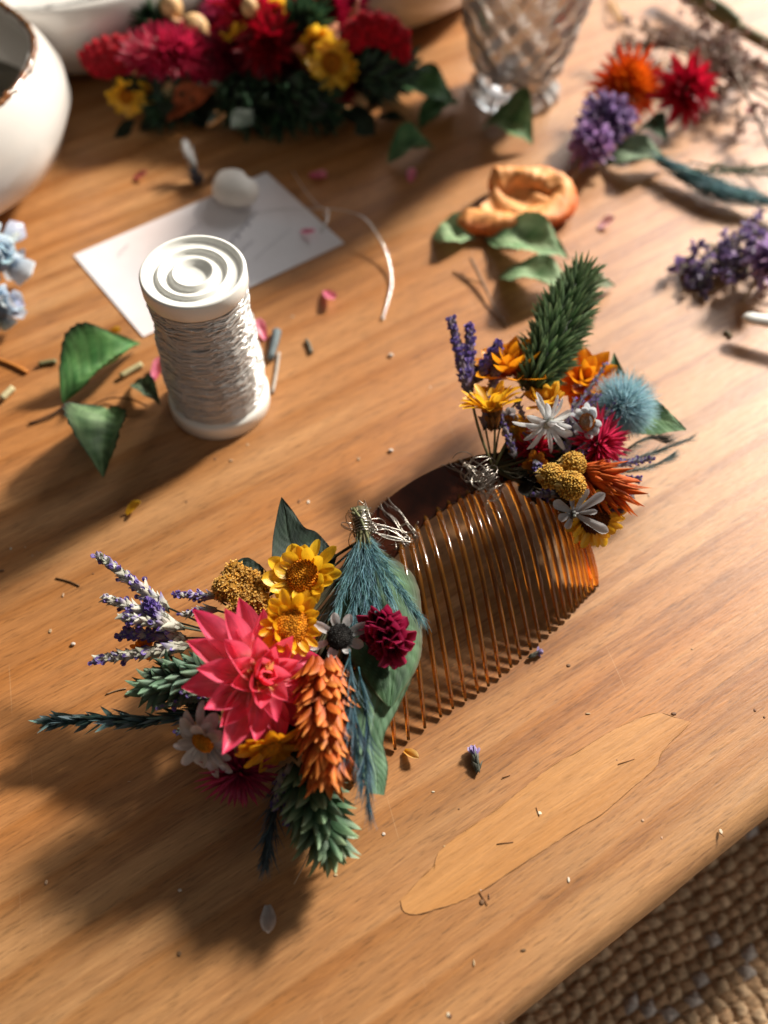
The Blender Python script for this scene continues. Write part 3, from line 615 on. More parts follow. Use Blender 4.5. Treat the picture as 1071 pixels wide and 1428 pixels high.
# green bract grasses
def phalaris(A, B, R, n, L, W, c0, c1, name='grass_head', label=None, f0=.75, f1=.25, parent=comb, curl=.25, cm=None, Lend=1.2):
    return spike(A, B, R, n, L, W, f0, f1, c0, c1, cm, curl=curl, cup=1.1, prof='lance', jitter=.22, nl=7, nw=6, Lend=Lend).build(name, 'dry', parent, label=label)
phalaris(P(300, 935, 1.9), P(205, 962, 1.7), .62, 110, .56, .30, lin(26, 46, 34), lin(116, 148, 120), label='dark green grass head left of the pink bloom')
phalaris(P(300, 1000, 1.4), P(230, 925, 2.1), .42, 60, .4, .16, lin(18, 34, 26), lin(60, 86, 66))
phalaris(P(425, 1070, 1.7), P(462, 1185, 1.2), .80, 100, .72, .36, lin(40, 66, 44), lin(160, 186, 152), label='pale green grass head at the bottom of the bunch', cm=lin(74, 108, 78))
phalaris(P(410, 1080, 1.5), P(420, 1150, 1.0), .5, 60, .5, .22, lin(30, 54, 36), lin(120, 150, 118))
def grass_tail(pts, n, L, W, c0, c1, flare=.35, name='grass_tail', label=None, parent=comb):
    mb = MB(); pth = smooth_path([P(*q) for q in pts], 40); tube(mb, pth, .03, c0, 5); K = n // 20
    for i in range(1, 40, 2):
        d = nrm(pth[min(i + 1, 39)] - pth[i - 1]); q = nrm(d + rng.normal(0, flare, (K, 3))); s = 1 - .35 * i / 40
        blades(mb, np.repeat(pth[i][None], K, 0) + rng.normal(0, .03, (K, 3)), q, rng.normal(0, 1, (K, 3)), L * s * rng.uniform(.6, 1.2, K), W, .15, .5, 'lance', 4, 2, jit(c0, .3, K), jit(c1, .3, K))
    return mb.build(name, 'dry', parent, label=label)
grass_tail([(300, 990, 1.6), (210, 1005, 1.4), (130, 1003, 1.2), (72, 1006, 1.1)], 220, .78, .15, lin(26, 48, 50), lin(110, 142, 142), .26, label='thin blue green grass pointing left')
grass_tail([(400, 1065, 1.4), (385, 1120, 1.0), (376, 1165, .8), (372, 1195, .7)], 320, .85, .035, lin(26, 42, 50), lin(86, 108, 120), .26, label='dark blue bristly grass tail pointing down')
# lower small flowers
add_daisy((284, 1034), 2.6, 1.0, (-.7, -.8, -.4), 13, lin(200, 196, 194), lin(206, 202, 202), lin(180, 130, 40), discR=.3, W=.36, e=.1, layers=2, label='white daisy under the pink bloom', curl=-.2, ej=.18)
add_daisy((378, 1042), 2.5, .95, (.5, -1.5, -.7), 14, lin(222, 150, 24), lin(226, 160, 30), discR=.3, W=.36, e=.0, label='golden daisy seen from behind', curl=-.2)
o = straw(P(334, 1080, 1.7), nrm(tocam(P(335, 1068, 1)) + V3(-.1, -.6, -.3)), 1.05, 90, -.1, .9, lin(110, 14, 46), lin(176, 50, 92), None, .14, None, None, .5, .3, .6, 'lance', .25).build('spiky_flower', 'petal', comb, label='burgundy spiky flower in the shade')
add_daisy((200, 905), 1.9, .35, (0, 0, 0), 8, lin(226, 150, 24), discR=.3, W=.4)
# dark leaf filler standing in for the shadows inside the bunch
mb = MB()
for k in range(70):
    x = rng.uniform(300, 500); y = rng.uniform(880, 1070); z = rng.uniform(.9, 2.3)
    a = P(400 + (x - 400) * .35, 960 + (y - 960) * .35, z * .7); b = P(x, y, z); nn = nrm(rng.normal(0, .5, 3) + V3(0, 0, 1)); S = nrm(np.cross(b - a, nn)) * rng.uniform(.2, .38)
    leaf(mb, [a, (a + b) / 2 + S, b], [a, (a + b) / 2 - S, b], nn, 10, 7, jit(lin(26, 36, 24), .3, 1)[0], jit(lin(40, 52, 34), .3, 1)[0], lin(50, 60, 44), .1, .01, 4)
mb.build('dark_leaf_filler', 'leaf', comb)
mb = MB()
for k in range(40):
    a = P(505 + rng.uniform(-6, 6), 755, 1.9 + rng.uniform(-.3, .3)); x = rng.uniform(330, 480); y = rng.uniform(850, 1050)
    tube(mb, smooth_path([a, P((505 + x) / 2 + 15, (755 + y) / 2 - 8, 2.0), P(x, y, 1.5 + rng.uniform(-.5, .7))], 14), rng.uniform(.03, .055), jit(lin(66, 62, 40), .3, 1)[0], 6)
tube(mb, smooth_path([P(436, 1178, .5), P(424, 1205, .2), P(410, 1233, .05)], 10), .018, lin(180, 150, 120), 5)
mb.build('stems', 'stem', comb)

# ---------------- right bunch
phalaris(P(742, 540, 3.2), P(812, 385, 3.9), 1.0, 520, .60, .16, lin(38, 60, 32), lin(136, 164, 116), label='tall dark green grass head standing in the right bunch', f0=.75, f1=.35, cm=lin(76, 104, 64), Lend=1.35)
def stem_(pts, r=.035, c=lin(70, 66, 36)):
    tube(mbs, smooth_path([P(*q) for q in pts], 16), r, c, 7)
mbs = MB()
KN = (688, 655, 2.3)
for q in [[KN, (668, 600, 2.9), (655, 545, 3.3)], [KN, (690, 610, 2.8), (690, 575, 3.1)], [KN, (702, 625, 2.7), (722, 588, 2.9)], [KN, (700, 590, 2.9), (735, 545, 3.2)], [KN, (730, 655, 2.4), (765, 668, 2.6)], [KN, (735, 675, 2.2), (790, 700, 2.3)], [KN, (740, 640, 2.5), (810, 620, 2.6)], [KN, (720, 660, 2.2), (830, 650, 2.3)], [KN, (755, 690, 2.0), (800, 730, 2.1)], [KN, (676, 590, 2.8), (672, 540, 3.1)]]: stem_(q, rng.uniform(.03, .05), jit(lin(92, 84, 48), .3, 1)[0])
for k in range(16): stem_([(690 + rng.uniform(-5, 5), 650 + rng.uniform(-5, 5), 2.3), (735 + rng.uniform(-15, 10), 635 + rng.uniform(-25, 30), 2.4), (800 + rng.uniform(-30, 30), 620 + rng.uniform(-50, 60), 2.4)], .03, jit(lin(60, 54, 32), .3, 1)[0])
mbs.build('stems', 'stem', comb)
spray([((655, 555, 3.0), (632, 455, 3.6), .55), ((655, 548, 3.0), (655, 462, 3.6), .7), ((662, 535, 3.1), (690, 488, 3.5), .85), ((676, 600, 2.9), (694, 500, 3.4), .3)], n=80, L=.52, W=.32, R=.1, pale=lin(134, 118, 130), green=lin(60, 56, 48), label='violet statice tips at the left of the right bunch')
spray([((775, 610, 2.9), (842, 512, 3.1), .45), ((790, 600, 2.8), (830, 556, 3.0), .8), ((760, 585, 2.9), (775, 560, 3.0), .4), ((800, 640, 2.6), (838, 600, 2.8), .6)], n=44, L=.30, W=.16, pale=lin(130, 120, 124), green=lin(66, 58, 56), label='dark violet statice through the middle of the right bunch')
spray([((850, 650, 2.2), (905, 640, 2.2), .6), ((850, 668, 2.1), (885, 668, 2.2), .4), ((840, 690, 2.0), (878, 692, 2.0), .1), ((745, 640, 2.6), (752, 660, 2.7), .9)], n=40, L=.32, W=.16, pale=lin(150, 150, 156), label='grey and violet statice at the far right')
add_daisy((686, 570), 3.3, 1.12, (-.1, 1.5, .35), 16, lin(226, 170, 36), lin(236, 184, 44), lin(190, 110, 24), discR=.3, e=.75, W=.3, curl=-.3, label='yellow daisy seen side on at the left of the right bunch', layers=2)
mb = spike(P(689, 598, 2.9), P(687, 572, 3.1), .36, 40, .34, .16, .5, .2, lin(110, 62, 20), lin(176, 116, 44), curl=0); mb.build('flower_cup', 'dry', comb)
OY = lin(232, 146, 20)
o = straw(P(712, 520, 2.9), nrm(V3(-.1, .3, .85)), 1.45, 24, .3, 1.0, lin(200, 100, 14), lin(238, 160, 30), None, .5, None, None, .7, .4, .5, 'tepal', .1).build('strawflower', 'petal', comb, label='orange yellow flower behind the tall grass head')
o = straw(P(812, 532, 2.5), nrm(V3(.2, -.1, 1)), 1.4, 26, .05, .9, lin(190, 84, 12), lin(236, 160, 34), lin(226, 120, 18), .45, None, None, .5, .5, .5, 'tepal', .1).build('strawflower', 'petal', comb, label='orange yellow flower right of the tall grass head')
add_daisy((764, 564), 3.1, .85, (-.2, 1.0, .2), 12, lin(228, 166, 34), lin(238, 190, 70), discR=.3, e=.6, W=.42, label='small yellow daisy under the tall grass head')
add_daisy((734, 608), 2.7, .8, (0, -.2, 0), 14, lin(196, 138, 26), lin(190, 130, 30), discR=.4, W=.3, label='shaded mustard daisy low in the right bunch')
add_daisy((764, 590), 3.5, .98, (.8, -.6, -.6), 15, lin(206, 208, 208), lin(216, 218, 220), lin(190, 186, 160), lin(206, 206, 196), discR=.2, W=.22, e=.1, curl=-.3, label='white narrow petalled daisy in the right bunch', ej=.42)
add_daisy((820, 588), 3.3, .62, (-.9, -.1, 0), 9, lin(196, 204, 210), lin(206, 212, 216), lin(180, 180, 170), discR=.45, W=.5, label='small round petalled white flower', ej=.2)
add_daisy((708, 588), 2.9, .5, (0, 0, 0), 8, lin(170, 164, 168), lin(180, 176, 180), lin(90, 84, 80), discR=.4, W=.45, ej=.3)
spray([((720, 640, 2.6), (700, 585, 3.1), .5), ((745, 630, 2.6), (722, 560, 3.2), .5), ((790, 650, 2.6), (800, 560, 3.1), .6), ((800, 640, 2.7), (858, 560, 2.9), .6), ((780, 690, 2.3), (745, 690, 2.4), .3), ((820, 700, 2.2), (862, 712, 2.3), .3)], n=40, L=.30, W=.17, pale=lin(140, 132, 134), green=lin(66, 64, 50), label='mixed violet statice filling the gaps of the right bunch')
add_daisy((748, 650), 2.5, .5, (-.2, -.2, 0), 10, lin(206, 120, 30), lin(220, 140, 40), discR=.35, W=.4)
# blue puff
BL = lin(120, 172, 190); c = P(868, 566, 2.4); mb = MB(); K = 5000
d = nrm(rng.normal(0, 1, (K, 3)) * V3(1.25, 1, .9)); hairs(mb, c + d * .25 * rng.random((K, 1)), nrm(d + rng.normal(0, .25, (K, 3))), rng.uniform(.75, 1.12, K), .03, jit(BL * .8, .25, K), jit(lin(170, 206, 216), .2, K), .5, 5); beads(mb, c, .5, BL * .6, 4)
mb.build('blue_puff', 'fuzz', comb, label='soft blue puff of dyed grass')
CR = lin(166, 14, 48)
straw(P(838, 618, 2.6), nrm(tocam(P(838, 618, 2.6)) + V3(.75, .1, -.1)), 1.15, 120, -.35, .95, lin(120, 8, 34), lin(206, 56, 96), lin(170, 16, 50), .18, None, None, .6, .35, .7, 'lance', .25).build('spiky_flower', 'petal', comb, label='crimson spiky flower under the blue puff')
straw(P(742, 628, 2.55), nrm(tocam(P(742, 628, 2.5)) + V3(-.1, -.2, 0)), .75, 46, 0, .9, lin(130, 10, 30), lin(206, 30, 60), None, .22, None, None, .6, .35, .7, 'point', .25).build('spiky_flower', 'petal', comb, label='small dark red flower deep in the right bunch')
for (px, z, r) in (((768, 664), 3.2, .38), ((796, 677), 3.25, .42), ((799, 648), 3.1, .38)):
    c = P(*px, z); mb = MB(); n = 420; d = nrm(rng.normal(0, 1, (n, 3)) + tocam(c) * .7 + V3(.4, 0, 0)); m = rng.random(n)[:, None]
    cols = lin(198, 142, 40) * (1 - m) + lin(224, 186, 96) * m
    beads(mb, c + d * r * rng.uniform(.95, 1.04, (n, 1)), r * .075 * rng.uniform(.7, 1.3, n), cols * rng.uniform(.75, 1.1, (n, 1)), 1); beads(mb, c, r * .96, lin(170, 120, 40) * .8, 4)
    L_ = V3(-1, 0, .1); spike(c + L_ * r * 1.05, c - L_ * .1 * r, r * .8, 24, r * .9, r * .42, .7, .3, lin(176, 150, 90), lin(204, 172, 98), curl=.3, mb=mb, shape=lambda s: .4 + .6 * s)
    mb.build('craspedia_ball', 'grain', comb)
spike(P(808, 660, 2.7), P(860, 684, 2.7), .58, 120, .72, .22, .75, .35, ORB, lin(214, 108, 34), ORA, curl=-.15, cup=.9, prof='lance', jitter=.2, Lend=1.5).build('bract_head', 'dry', comb, label='orange tasselled bract head beside the mustard balls')
add_daisy((828, 722), 2.1, 1.02, (.45, -.45, 0), 17, lin(234, 170, 26), lin(244, 196, 50), lin(120, 62, 14), lin(70, 32, 10), discR=.46, W=.28, e=.1, curl=-.15, label='yellow daisy with a dark brown centre hanging over the comb end')
mb = MB(); c = P(800, 716, 2.75)
for ang, ln, w_ in ((-30, 1.05, .34), (35, .98, .34), (150, .62, .36), (-115, .42, .25), (200, .40, .3), (62, .75, .22), (5, .6, .2), (100, .5, .2)):
    X, Y = V3(1, 0, 0), V3(0, .75, .6); d = X * math.cos(math.radians(ang)) + Y * math.sin(math.radians(ang))
    blades(mb, c + d * .08, nrm(d + V3(0, -.1, .15)), tocam(c), ln, w_, -.2, .4, 'spoon', 9, 6, jit(lin(150, 150, 154), .08, 1), jit(lin(196, 196, 200), .06, 1), rip=.04)
beads(mb, c + rng.normal(0, .05, (14, 3)), .06, jit(lin(120, 118, 116), .2, 14), 2)
mb.build('white_sprig', 'petal', comb, label='silver white petal sprig crossing the dark centred daisy')
mb = MB(); leaf(mb, [P(868, 600, 1.6), P(905, 608, 1.7), P(935, 603, 1.9), P(957, 600, 2.0)], [P(870, 590, 1.6), P(905, 560, 1.8), P(928, 572, 1.9), P(957, 598, 2.0)], nrm(V3(.2, -.3, 1)), 40, 20, lin(56, 92, 56), lin(96, 128, 88), lin(130, 156, 118), .06, .03, 9, .02, .03)
mb.build('side_leaf', 'leaf', comb, label='pointed green leaf right of the blue puff')
mb = MB(); leaf(mb, [P(850, 560, 1.8), P(842, 535, 2.0), P(850, 512, 2.2), P(856, 492, 2.4)], [P(880, 560, 1.8), P(876, 535, 2.0), P(868, 515, 2.2), P(857, 492, 2.4)], tocam(P(860, 530, 2)), 30, 18, lin(52, 84, 50), lin(80, 112, 74), lin(110, 136, 98), .2, .03, 7, .02, .03)
mb.build('small_leaf', 'leaf', comb)
mb = MB(); c0_, c1_ = lin(92, 110, 108), lin(150, 166, 166)
for q in ([(860, 650), (915, 630), (962, 612)], [(855, 640), (900, 612), (930, 618)], [(862, 660), (910, 650), (935, 635)]):
    a, m, b = [P(x, y, 1.7) for x, y in q]; feather(a, b, 320, .62, .02, .45, c0_, c1_, mb, .3, bend=(m - (a + b) / 2)); tube(mb, smooth_path([a, m, b], 16), .025, lin(60, 74, 66), 5)
mb.build('feather_grass', 'fuzz', comb, label='pale blue feathery grass pointing right')
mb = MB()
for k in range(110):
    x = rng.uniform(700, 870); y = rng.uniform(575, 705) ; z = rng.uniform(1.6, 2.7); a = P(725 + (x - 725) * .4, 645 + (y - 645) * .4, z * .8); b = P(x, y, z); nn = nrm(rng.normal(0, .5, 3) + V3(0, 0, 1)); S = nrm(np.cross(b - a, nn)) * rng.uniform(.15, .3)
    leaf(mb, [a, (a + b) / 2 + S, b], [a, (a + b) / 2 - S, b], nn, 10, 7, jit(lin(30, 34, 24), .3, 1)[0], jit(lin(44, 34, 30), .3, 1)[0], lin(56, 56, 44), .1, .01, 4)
mb.build('dark_leaf_filler', 'leaf', comb)  # dark leaves added to fill the dark gaps between the stems
# ================================================================== SPOOL
S0 = P(308, 561, 0); spool = empty('thread_spool', S0, 'white plastic spool wound with clear beading thread standing by the card', 'spool')
lathe(m_ := MB(), S0, [(.01, 0), (1.66, 0), (1.73, .06), (1.74, .5), (1.70, .64), (1.45, .72), (1.0, .74), (1.0, 5.3), (1.0, 5.36)], 72); m_.build('spool_body', 'plastic', spool)
lathe(m_ := MB(), S0, [(1.0, 5.32), (1.35, 5.34), (1.56, 5.42), (1.61, 5.52), (1.61, 5.98), (1.57, 6.05), (1.49, 6.05), (1.45, 6.0), (1.40, 5.92), (1.16, 5.89), (1.12, 5.91), (1.08, 5.99), (1.03, 6.0), (.99, 5.95), (.95, 5.87), (.74, 5.85), (.69, 5.88), (.65, 5.99), (.59, 6.0), (.53, 5.95), (.42, 5.84), (.3, 5.81), (.01, 5.80)], 96); m_.build('spool_flange', 'plastic', spool)
prof_r = lambda z: 1.52 + .07 * np.sin(z * 1.1 + 5.9) + .03 * np.sin(z * 4.1)
mb = MB(); lathe(mb, S0, [(1.0, .70)] + [(float(prof_r(z)) - .07, z) for z in np.linspace(.72, 5.32, 30)] + [(1.0, 5.34)], 60, (.8, .76, .7)); mb.build('thread_core', 'plastic', spool); mb = MB()
for k in range(520):
    z0 = rng.uniform(.76, 5.26); tilt = rng.normal(0, .16); a = np.linspace(0, rng.uniform(2, 5.5), 60) + rng.uniform(0, 6); wv = rng.normal(0, .03, 3)
    z = np.clip(z0 + tilt * np.sin(a + wv[0]) + wv[1] * np.sin(a * 5) + .02 * np.sin(a * 17 + k), .74, 5.3); r = prof_r(z) + rng.uniform(-.06, .05) + .016 * np.sin(a * 21 + k) + .035 * np.sin(a * 6 + k)
    tube(mb, S0 + np.stack([r * np.cos(a), r * np.sin(a), z], -1), .026, (.85, .84, .8), 5)
mb.build('wound_thread', 'thread', spool)
mb = MB(); pth = smooth_path([P(345, 300, .12), P(385, 292, .10), P(430, 291, .25), P(470, 292, .6), P(505, 302, .8), P(525, 325, .6), P(541, 358, .3), P(546, 392, .1), P(541, 420, .08), P(534, 443, .06)], 130)
rr = .013 + .022 * (np.linspace(0, 1, 130) > .42) * (.7 + .6 * np.abs(np.sin(np.arange(130) * .62)))
tube(mb, pth, rr, (.9, .9, .88), 8); beads(mb, pth[-1], .07, (.9, .9, .88), 4)
thing(mb.build('thread_end', 'thread'), 'loose curl of clear wavy thread arching over the wood right of the card', 'thread')
mb = MB(); tube(mb, smooth_path([P(408, 238, .05), P(425, 265, .3), P(445, 288, .2), P(458, 296, .08), P(448, 322, .08)], 40), .018, (.9, .9, .88), 6); tube(mb, smooth_path([P(451, 298, .15), P(457, 305, .2), P(448, 324, .1)], 12), .035, (.9, .9, .9), 6)
thing(mb.build('thread_end', 'thread'), 'short kinked clear thread crossing the card corner', 'thread')

# ================================================================== CARD
cs_ = [P(103, 357, 0), P(200, 471, 0), P(480, 340, 0), P(372, 243, 0)]; mid = sum(cs_) / 4
card = empty('paper_card', mid, 'pale pink and grey business card lying under the spool', 'card')
g = np.linspace(0, 1, 40); A, B, C_, D_ = cs_
pt = lambda u, v, z: (A * (1 - u) + B * u) * (1 - v) + (D_ * (1 - u) + C_ * u) * v + V3(0, 0, z)
top = np.array([[pt(u, v, .05 + .05 * v * (1 - u)) for v in g] for u in g]); uu, vv = np.meshgrid(g, g, indexing='ij')
blot = np.clip(np.sin(uu * 4 + vv * 3) * np.sin(vv * 5 - uu * 2) * .8 + .2, 0, 1)[..., None]
cc = lin(214, 212, 216) * (1 - blot * .6) + lin(226, 206, 200) * blot * .6
mb = MB(); mb.grids(top, cc); bot = top - V3(0, 0, .04); mb.grids(bot[::-1], cc)
for e in (np.stack([top[0], bot[0]]), np.stack([bot[-1], top[-1]]), np.stack([bot[:, 0], top[:, 0]]), np.stack([top[:, -1], bot[:, -1]])): mb.grids(e, lin(200, 196, 196))
mb.build('card_sheet', 'paper', card)
mb = MB()
def scribble(u0, v0, u1, v1, amp, n, w, seed):
    rg = np.random.default_rng(seed); t = np.linspace(0, 1, n * 10); ph = t * n * 2 * PI
    u = u0 + (u1 - u0) * t + amp * np.sin(ph) * (.6 + .4 * np.sin(t * 17 + seed)) ; v = v0 + (v1 - v0) * t + amp * .35 * np.cos(ph * 1.0 + .5)
    c = np.array([pt(a, b, .062 + .05 * b * (1 - a)) for a, b in zip(u, v)]); d = nrm(np.gradient(c, axis=0)); s = np.cross(V3(0, 0, 1), d) * w * 1.7 * (.5 + .5 * np.abs(np.sin(ph)))[:, None]
    mb.grids(np.stack([c - s, c + s], 1), (.3, .3, .35))
scribble(.57, .56, .36, .80, .035, 6, .025, 2); scribble(.66, .60, .62, .68, .018, 3, .015, 5); scribble(.78, .62, .66, .86, .008, 12, .008, 7); scribble(.30, .42, .24, .55, .02, 4, .012, 9); scribble(.2, .15, .14, .22, .02, 3, .012, 11)
mb.build('handwriting', 'ink', card)

# heart shaped stone
c = P(330, 282, 0); st = MB(); v, f = CS[8]
x, y, z = v[:, 0], v[:, 1], v[:, 2]; r = 1 - .28 * np.exp(-((np.abs(x) - 0) / .28) ** 2) * (y > 0) * y; px_ = x * 1.12 * (1 - .25 * (y < 0) * -y); vv_ = np.stack([px_ * r * 1.0, y * r * .95, z * .62 + .62], -1)
vv_[:, 2] *= .95; a = math.radians(-50); R2 = np.array([[math.cos(a), -math.sin(a), 0], [math.sin(a), math.cos(a), 0], [0, 0, 1]])
st.raw(c + vv_ @ R2.T * .98 + V3(0, 0, .1), f, (.6, .6, .6)); thing(st.build('pebble', 'stone'), 'smooth pale grey heart shaped pebble resting on the card', 'pebble')
# small white flower behind the card
wf = empty('white_sprig', P(272, 250), 'tiny silvery white dried flower standing behind the card', 'dried flower')
mb = MB(); c = P(275, 240, .4); tp = P(262, 212, 1.0); feather(c, tp, 90, .8, .09, .5, lin(150, 150, 150), lin(225, 226, 228), mb); mb.build('petals', 'petal', wf)
mb = MB(); spike(P(278, 256, .15), P(270, 238, .5), .3, 24, .4, .2, .7, .4, lin(60, 60, 64), lin(90, 90, 100), mb=mb); mb.build('flower_base', 'dry', wf)

# ================================================================== LOOSE LEAVES
GA, GB, GV = lin(58, 112, 56), lin(92, 140, 80), lin(146, 182, 122); SA, SB, SV = lin(124, 156, 112), lin(154, 178, 136), lin(180, 198, 160)
table_leaf('leaf', (88, 562), (196, 482), 1.6, GA, GB, GV, .5, .55, 'bright green folded leaf pointing at the card corner', twist=.35, edge=lin(30, 30, 22))
table_leaf('leaf', (150, 570), (145, 668), 1.75, lin(62, 92, 56), lin(110, 136, 98), GV, .45, .5, 'rounded green leaf with a dark shrivelled tip at the end of the spool shadow', twist=-.3, edge=lin(24, 26, 20))
table_leaf('leaf', (186, 535), (224, 566), .75, lin(24, 40, 28), lin(70, 92, 66), SV, .35, .35, 'small dark curled leaf beside the foot of the spool')
mb = MB(); tube(mb, smooth_path([P(40, 591, .05), P(70, 580, .1), P(90, 566, .15)], 14), .04, lin(66, 46, 34), 6); thing(mb.build('twig', 'stem'), 'short brown stalk at the base of the bright green folded leaf', 'twig')
mb = MB(); tube(mb, smooth_path([P(120, 570, .08), P(150, 556, .14), P(180, 556, .25), P(205, 566, .1)], 20), .035, lin(110, 70, 44), 6); thing(mb.build('twig', 'stem'), 'thin curved brown stem joining the leaves beside the spool', 'twig')
table_leaf('leaf', (540, 132), (636, 150), 2.3, lin(44, 88, 50), lin(80, 124, 78), GV, .6, .2, 'dark green leaf between the red bouquet and the glass', edge=lin(30, 40, 24))
table_leaf('leaf', (585, 180), (640, 146), 1.5, lin(50, 92, 54), lin(86, 130, 82), GV, .5, .2, 'small green leaf tucked against the foot of the glass', twist=-.35)
table_leaf('leaf', (674, 178), (742, 206), 2.2, lin(56, 98, 54), lin(110, 142, 94), SV, .7, .3, 'cupped green leaf below the cut glass', twist=.25)
table_leaf('leaf', (540, 228), (606, 212), 1.6, lin(48, 90, 52), lin(88, 128, 80), SV, .6, .3, 'small dark leaf next to a pink petal')
table_leaf('leaf', (604, 328), (662, 334), 1.7, SA, SB, SV, .3, .1, 'small pale green leaf at the left end of the orange peel')
table_leaf('leaf', (676, 335), (792, 362), 1.8, lin(98, 136, 90), lin(150, 176, 134), SV, .5, .2, 'long pale green leaf right under the orange peel', twist=.2)
table_leaf('leaf', (696, 388), (800, 410), 1.9, lin(90, 124, 82), lin(144, 168, 128), SV, .5, .2, 'grey green leaf behind the tall grass head of the comb', twist=-.25)
table_leaf('leaf', (798, 408), (858, 400), .9, lin(96, 108, 80), lin(130, 140, 110), SV, .3, .2, 'thin leaf tip right of the tall grass head')
table_leaf('leaf', (840, 232), (932, 232), 1.6, lin(84, 108, 86), lin(120, 140, 112), SV, .6, .2, 'grey green leaf at the start of the blue grass')
table_leaf('leaf', (882, 190), (930, 205), 1.4, lin(22, 44, 28), lin(50, 78, 48), GV, .7, .2, 'dark green leaf in the shade of the orange flower')
mb = MB(); tube(mb, smooth_path([P(656, 360, .4), P(672, 392, .25), P(688, 425, .15), P(706, 456, .05)], 24), [.06] * 12 + [.04] * 12, lin(120, 92, 70), 6); tube(mb, smooth_path([P(632, 378, .05), P(650, 388, .1), P(674, 396, .22)], 10), .03, lin(120, 90, 66), 5)
thing(mb.build('twig', 'stem'), 'forked thin brown twig left of the grey green leaf', 'twig')

# ================================================================== ORANGE PEEL
peel = MB(); PO, PI_ = lin(200, 92, 28), lin(232, 160, 92)
path = smooth_path([P(638, 302, .62), P(670, 304, .62), P(710, 306, .62), P(750, 300, .66), P(780, 284, .72), P(786, 262, .85), P(765, 248, 1.0), P(735, 243, 1.05), P(708, 245, 1.0), P(684, 246, 1.15)], 90)
n = 22; a = np.linspace(0, 2 * PI, n, endpoint=False); pts, cc = [], []
for k in range(90):
    t = nrm(path[min(k + 1, 89)] - path[max(k - 1, 0)]); s = nrm(np.cross(t, V3(0, 0, 1))); e = min(1, .35 + min(k, 89 - k) / 6); wob = 1 + .10 * np.sin(a * 3 + k * .2) + .06 * np.sin(a * 5 - k * .55) + rng.normal(0, .035, n)
    hh = path[k][2] * .64; ring = path[k] * V3(1, 1, 0) + V3(0, 0, 1) * (hh + hh * np.sin(a) * wob * e)[:, None] + s * (.56 * np.cos(a) * wob * e)[:, None]; pts.append(ring)
    inn = np.clip(.15 + .9 * np.sin(a) - .45 * np.cos(a), 0, 1)[:, None]; cc.append(PO * (1 - inn) + PI_ * inn)
pts = [pts[0].mean(0) + (pts[0] - pts[0].mean(0)) * .05] + pts + [pts[-1].mean(0) + (pts[-1] - pts[-1].mean(0)) * .05]; cc = [cc[0]] + cc + [cc[-1]]
peel.grids(np.array(pts), np.array(cc), wrap=True)
fl1 = smooth_path([P(664, 298, .6), P(700, 300, .62), P(745, 295, .62), P(775, 282, .66)], 30); fl2 = smooth_path([P(690, 262, .9), P(705, 258, .75), P(740, 256, .7), P(770, 258, .75)], 30); t_ = np.linspace(0, 1, 12)[None, :, None]
w_ = .12 * np.sin(np.arange(30)[:, None, None] * .5 + t_ * 7) * V3(0, 0, 1); peel.grids(fl1[:, None] * (1 - t_) + fl2[:, None] * t_ + w_, PI_ * .95 * (1 + .12 * np.sin(t_ * 9)))
thing(peel.build('dried_peel', 'peel'), 'curled golden orange piece of dried peel lying above the loose leaves', 'dried peel')

# ================================================================== CUT GLASS
gc = P(716, 128, 0)
def cut(r, z, a):
    amp = np.clip((z - .9) / .8, 0, 1) * .26; u = a * 6 / PI; v = z * .62
    d = np.abs(((u + v) % 1) - .5) + np.abs(((u - v) % 1) - .5); base = r + amp * (d - .5) * (r > .4) * 1.0
    low = np.clip((1.3 - z) / .5, 0, 1) * (z > .05) * .14 * np.abs(np.sin(a * 8)); return base - low, z
out = [(.01, .03), (1.95, .0), (2.15, .10), (2.1, .35), (1.7, .62), (1.7, .85)] + [(1.8 + 1.95 * (s ** .8), .95 + 9.0 * s) for s in np.linspace(0, 1, 90)]
mb = MB(); lathe(mb, gc, out, 216, fn=cut)
inn_ = [(3.60, 9.95)] + [(1.55 + 1.95 * (s ** .8), 1.5 + 8.4 * s) for s in np.linspace(.98, 0, 30)] + [(1.3, 1.3), (.01, 1.25)]
lathe(mb, gc, [(3.75, 9.95)] + inn_, 120); thing(mb.build('cut_glass_tumbler', 'glass'), 'clear diamond cut crystal glass standing at the back of the table', 'glass')

# ================================================================== BOWLS
def bowl(name, c, prof, label, rimn=0, brown=True):
    root = empty(name, c, label, 'bowl'); p = np.array(prof, float); n = len(p); cols = np.repeat(lin(204, 200, 195)[None], n, 0)
    def fn(r, z, a): return r * (1 + .012 * np.sin(a * 3 + 1) + .008 * np.sin(a * 7)), z + .04 * np.sin(a * 5) * (z > 2)
    lathe(m_ := MB(), c, prof, 90, cols, fn=fn); m_.build('bowl_wall', 'ceramic', root)
    k = int(np.argmax(p[:, 1])); rr, zz = p[k]; a = np.linspace(0, 2 * PI, 241)[:-1]; w = .04 * np.sin(a * 31) + .035 * np.sin(a * 53 + 1)
    r_ = rr * (1 + .012 * np.sin(a * 3 + 1) + .008 * np.sin(a * 7)); cen = c + np.stack([r_ * np.cos(a), r_ * np.sin(a), zz + .04 * np.sin(a * 5) + w * .5], -1)
    b = np.linspace(0, 2 * PI, 9)[:-1]; rad = np.stack([np.cos(a), np.sin(a), 0 * a], -1); ring = cen[:, None] + (np.cos(b)[None, :, None] * rad[:, None] + np.sin(b)[None, :, None] * V3(0, 0, 1)) * (.10 + np.abs(w) * .8)[:, None, None]
    ring = np.concatenate([ring, ring[:1]]); m_ = MB(); m_.grids(ring, jit(lin(112, 72, 40), .5, 241)[:, None, :] if brown else (.6, .6, .58), wrap=True); m_.build('bowl_rim', 'ceramic', root); return root
BWC = P(-171, 90, 5.2) * V3(1, 1, 0)
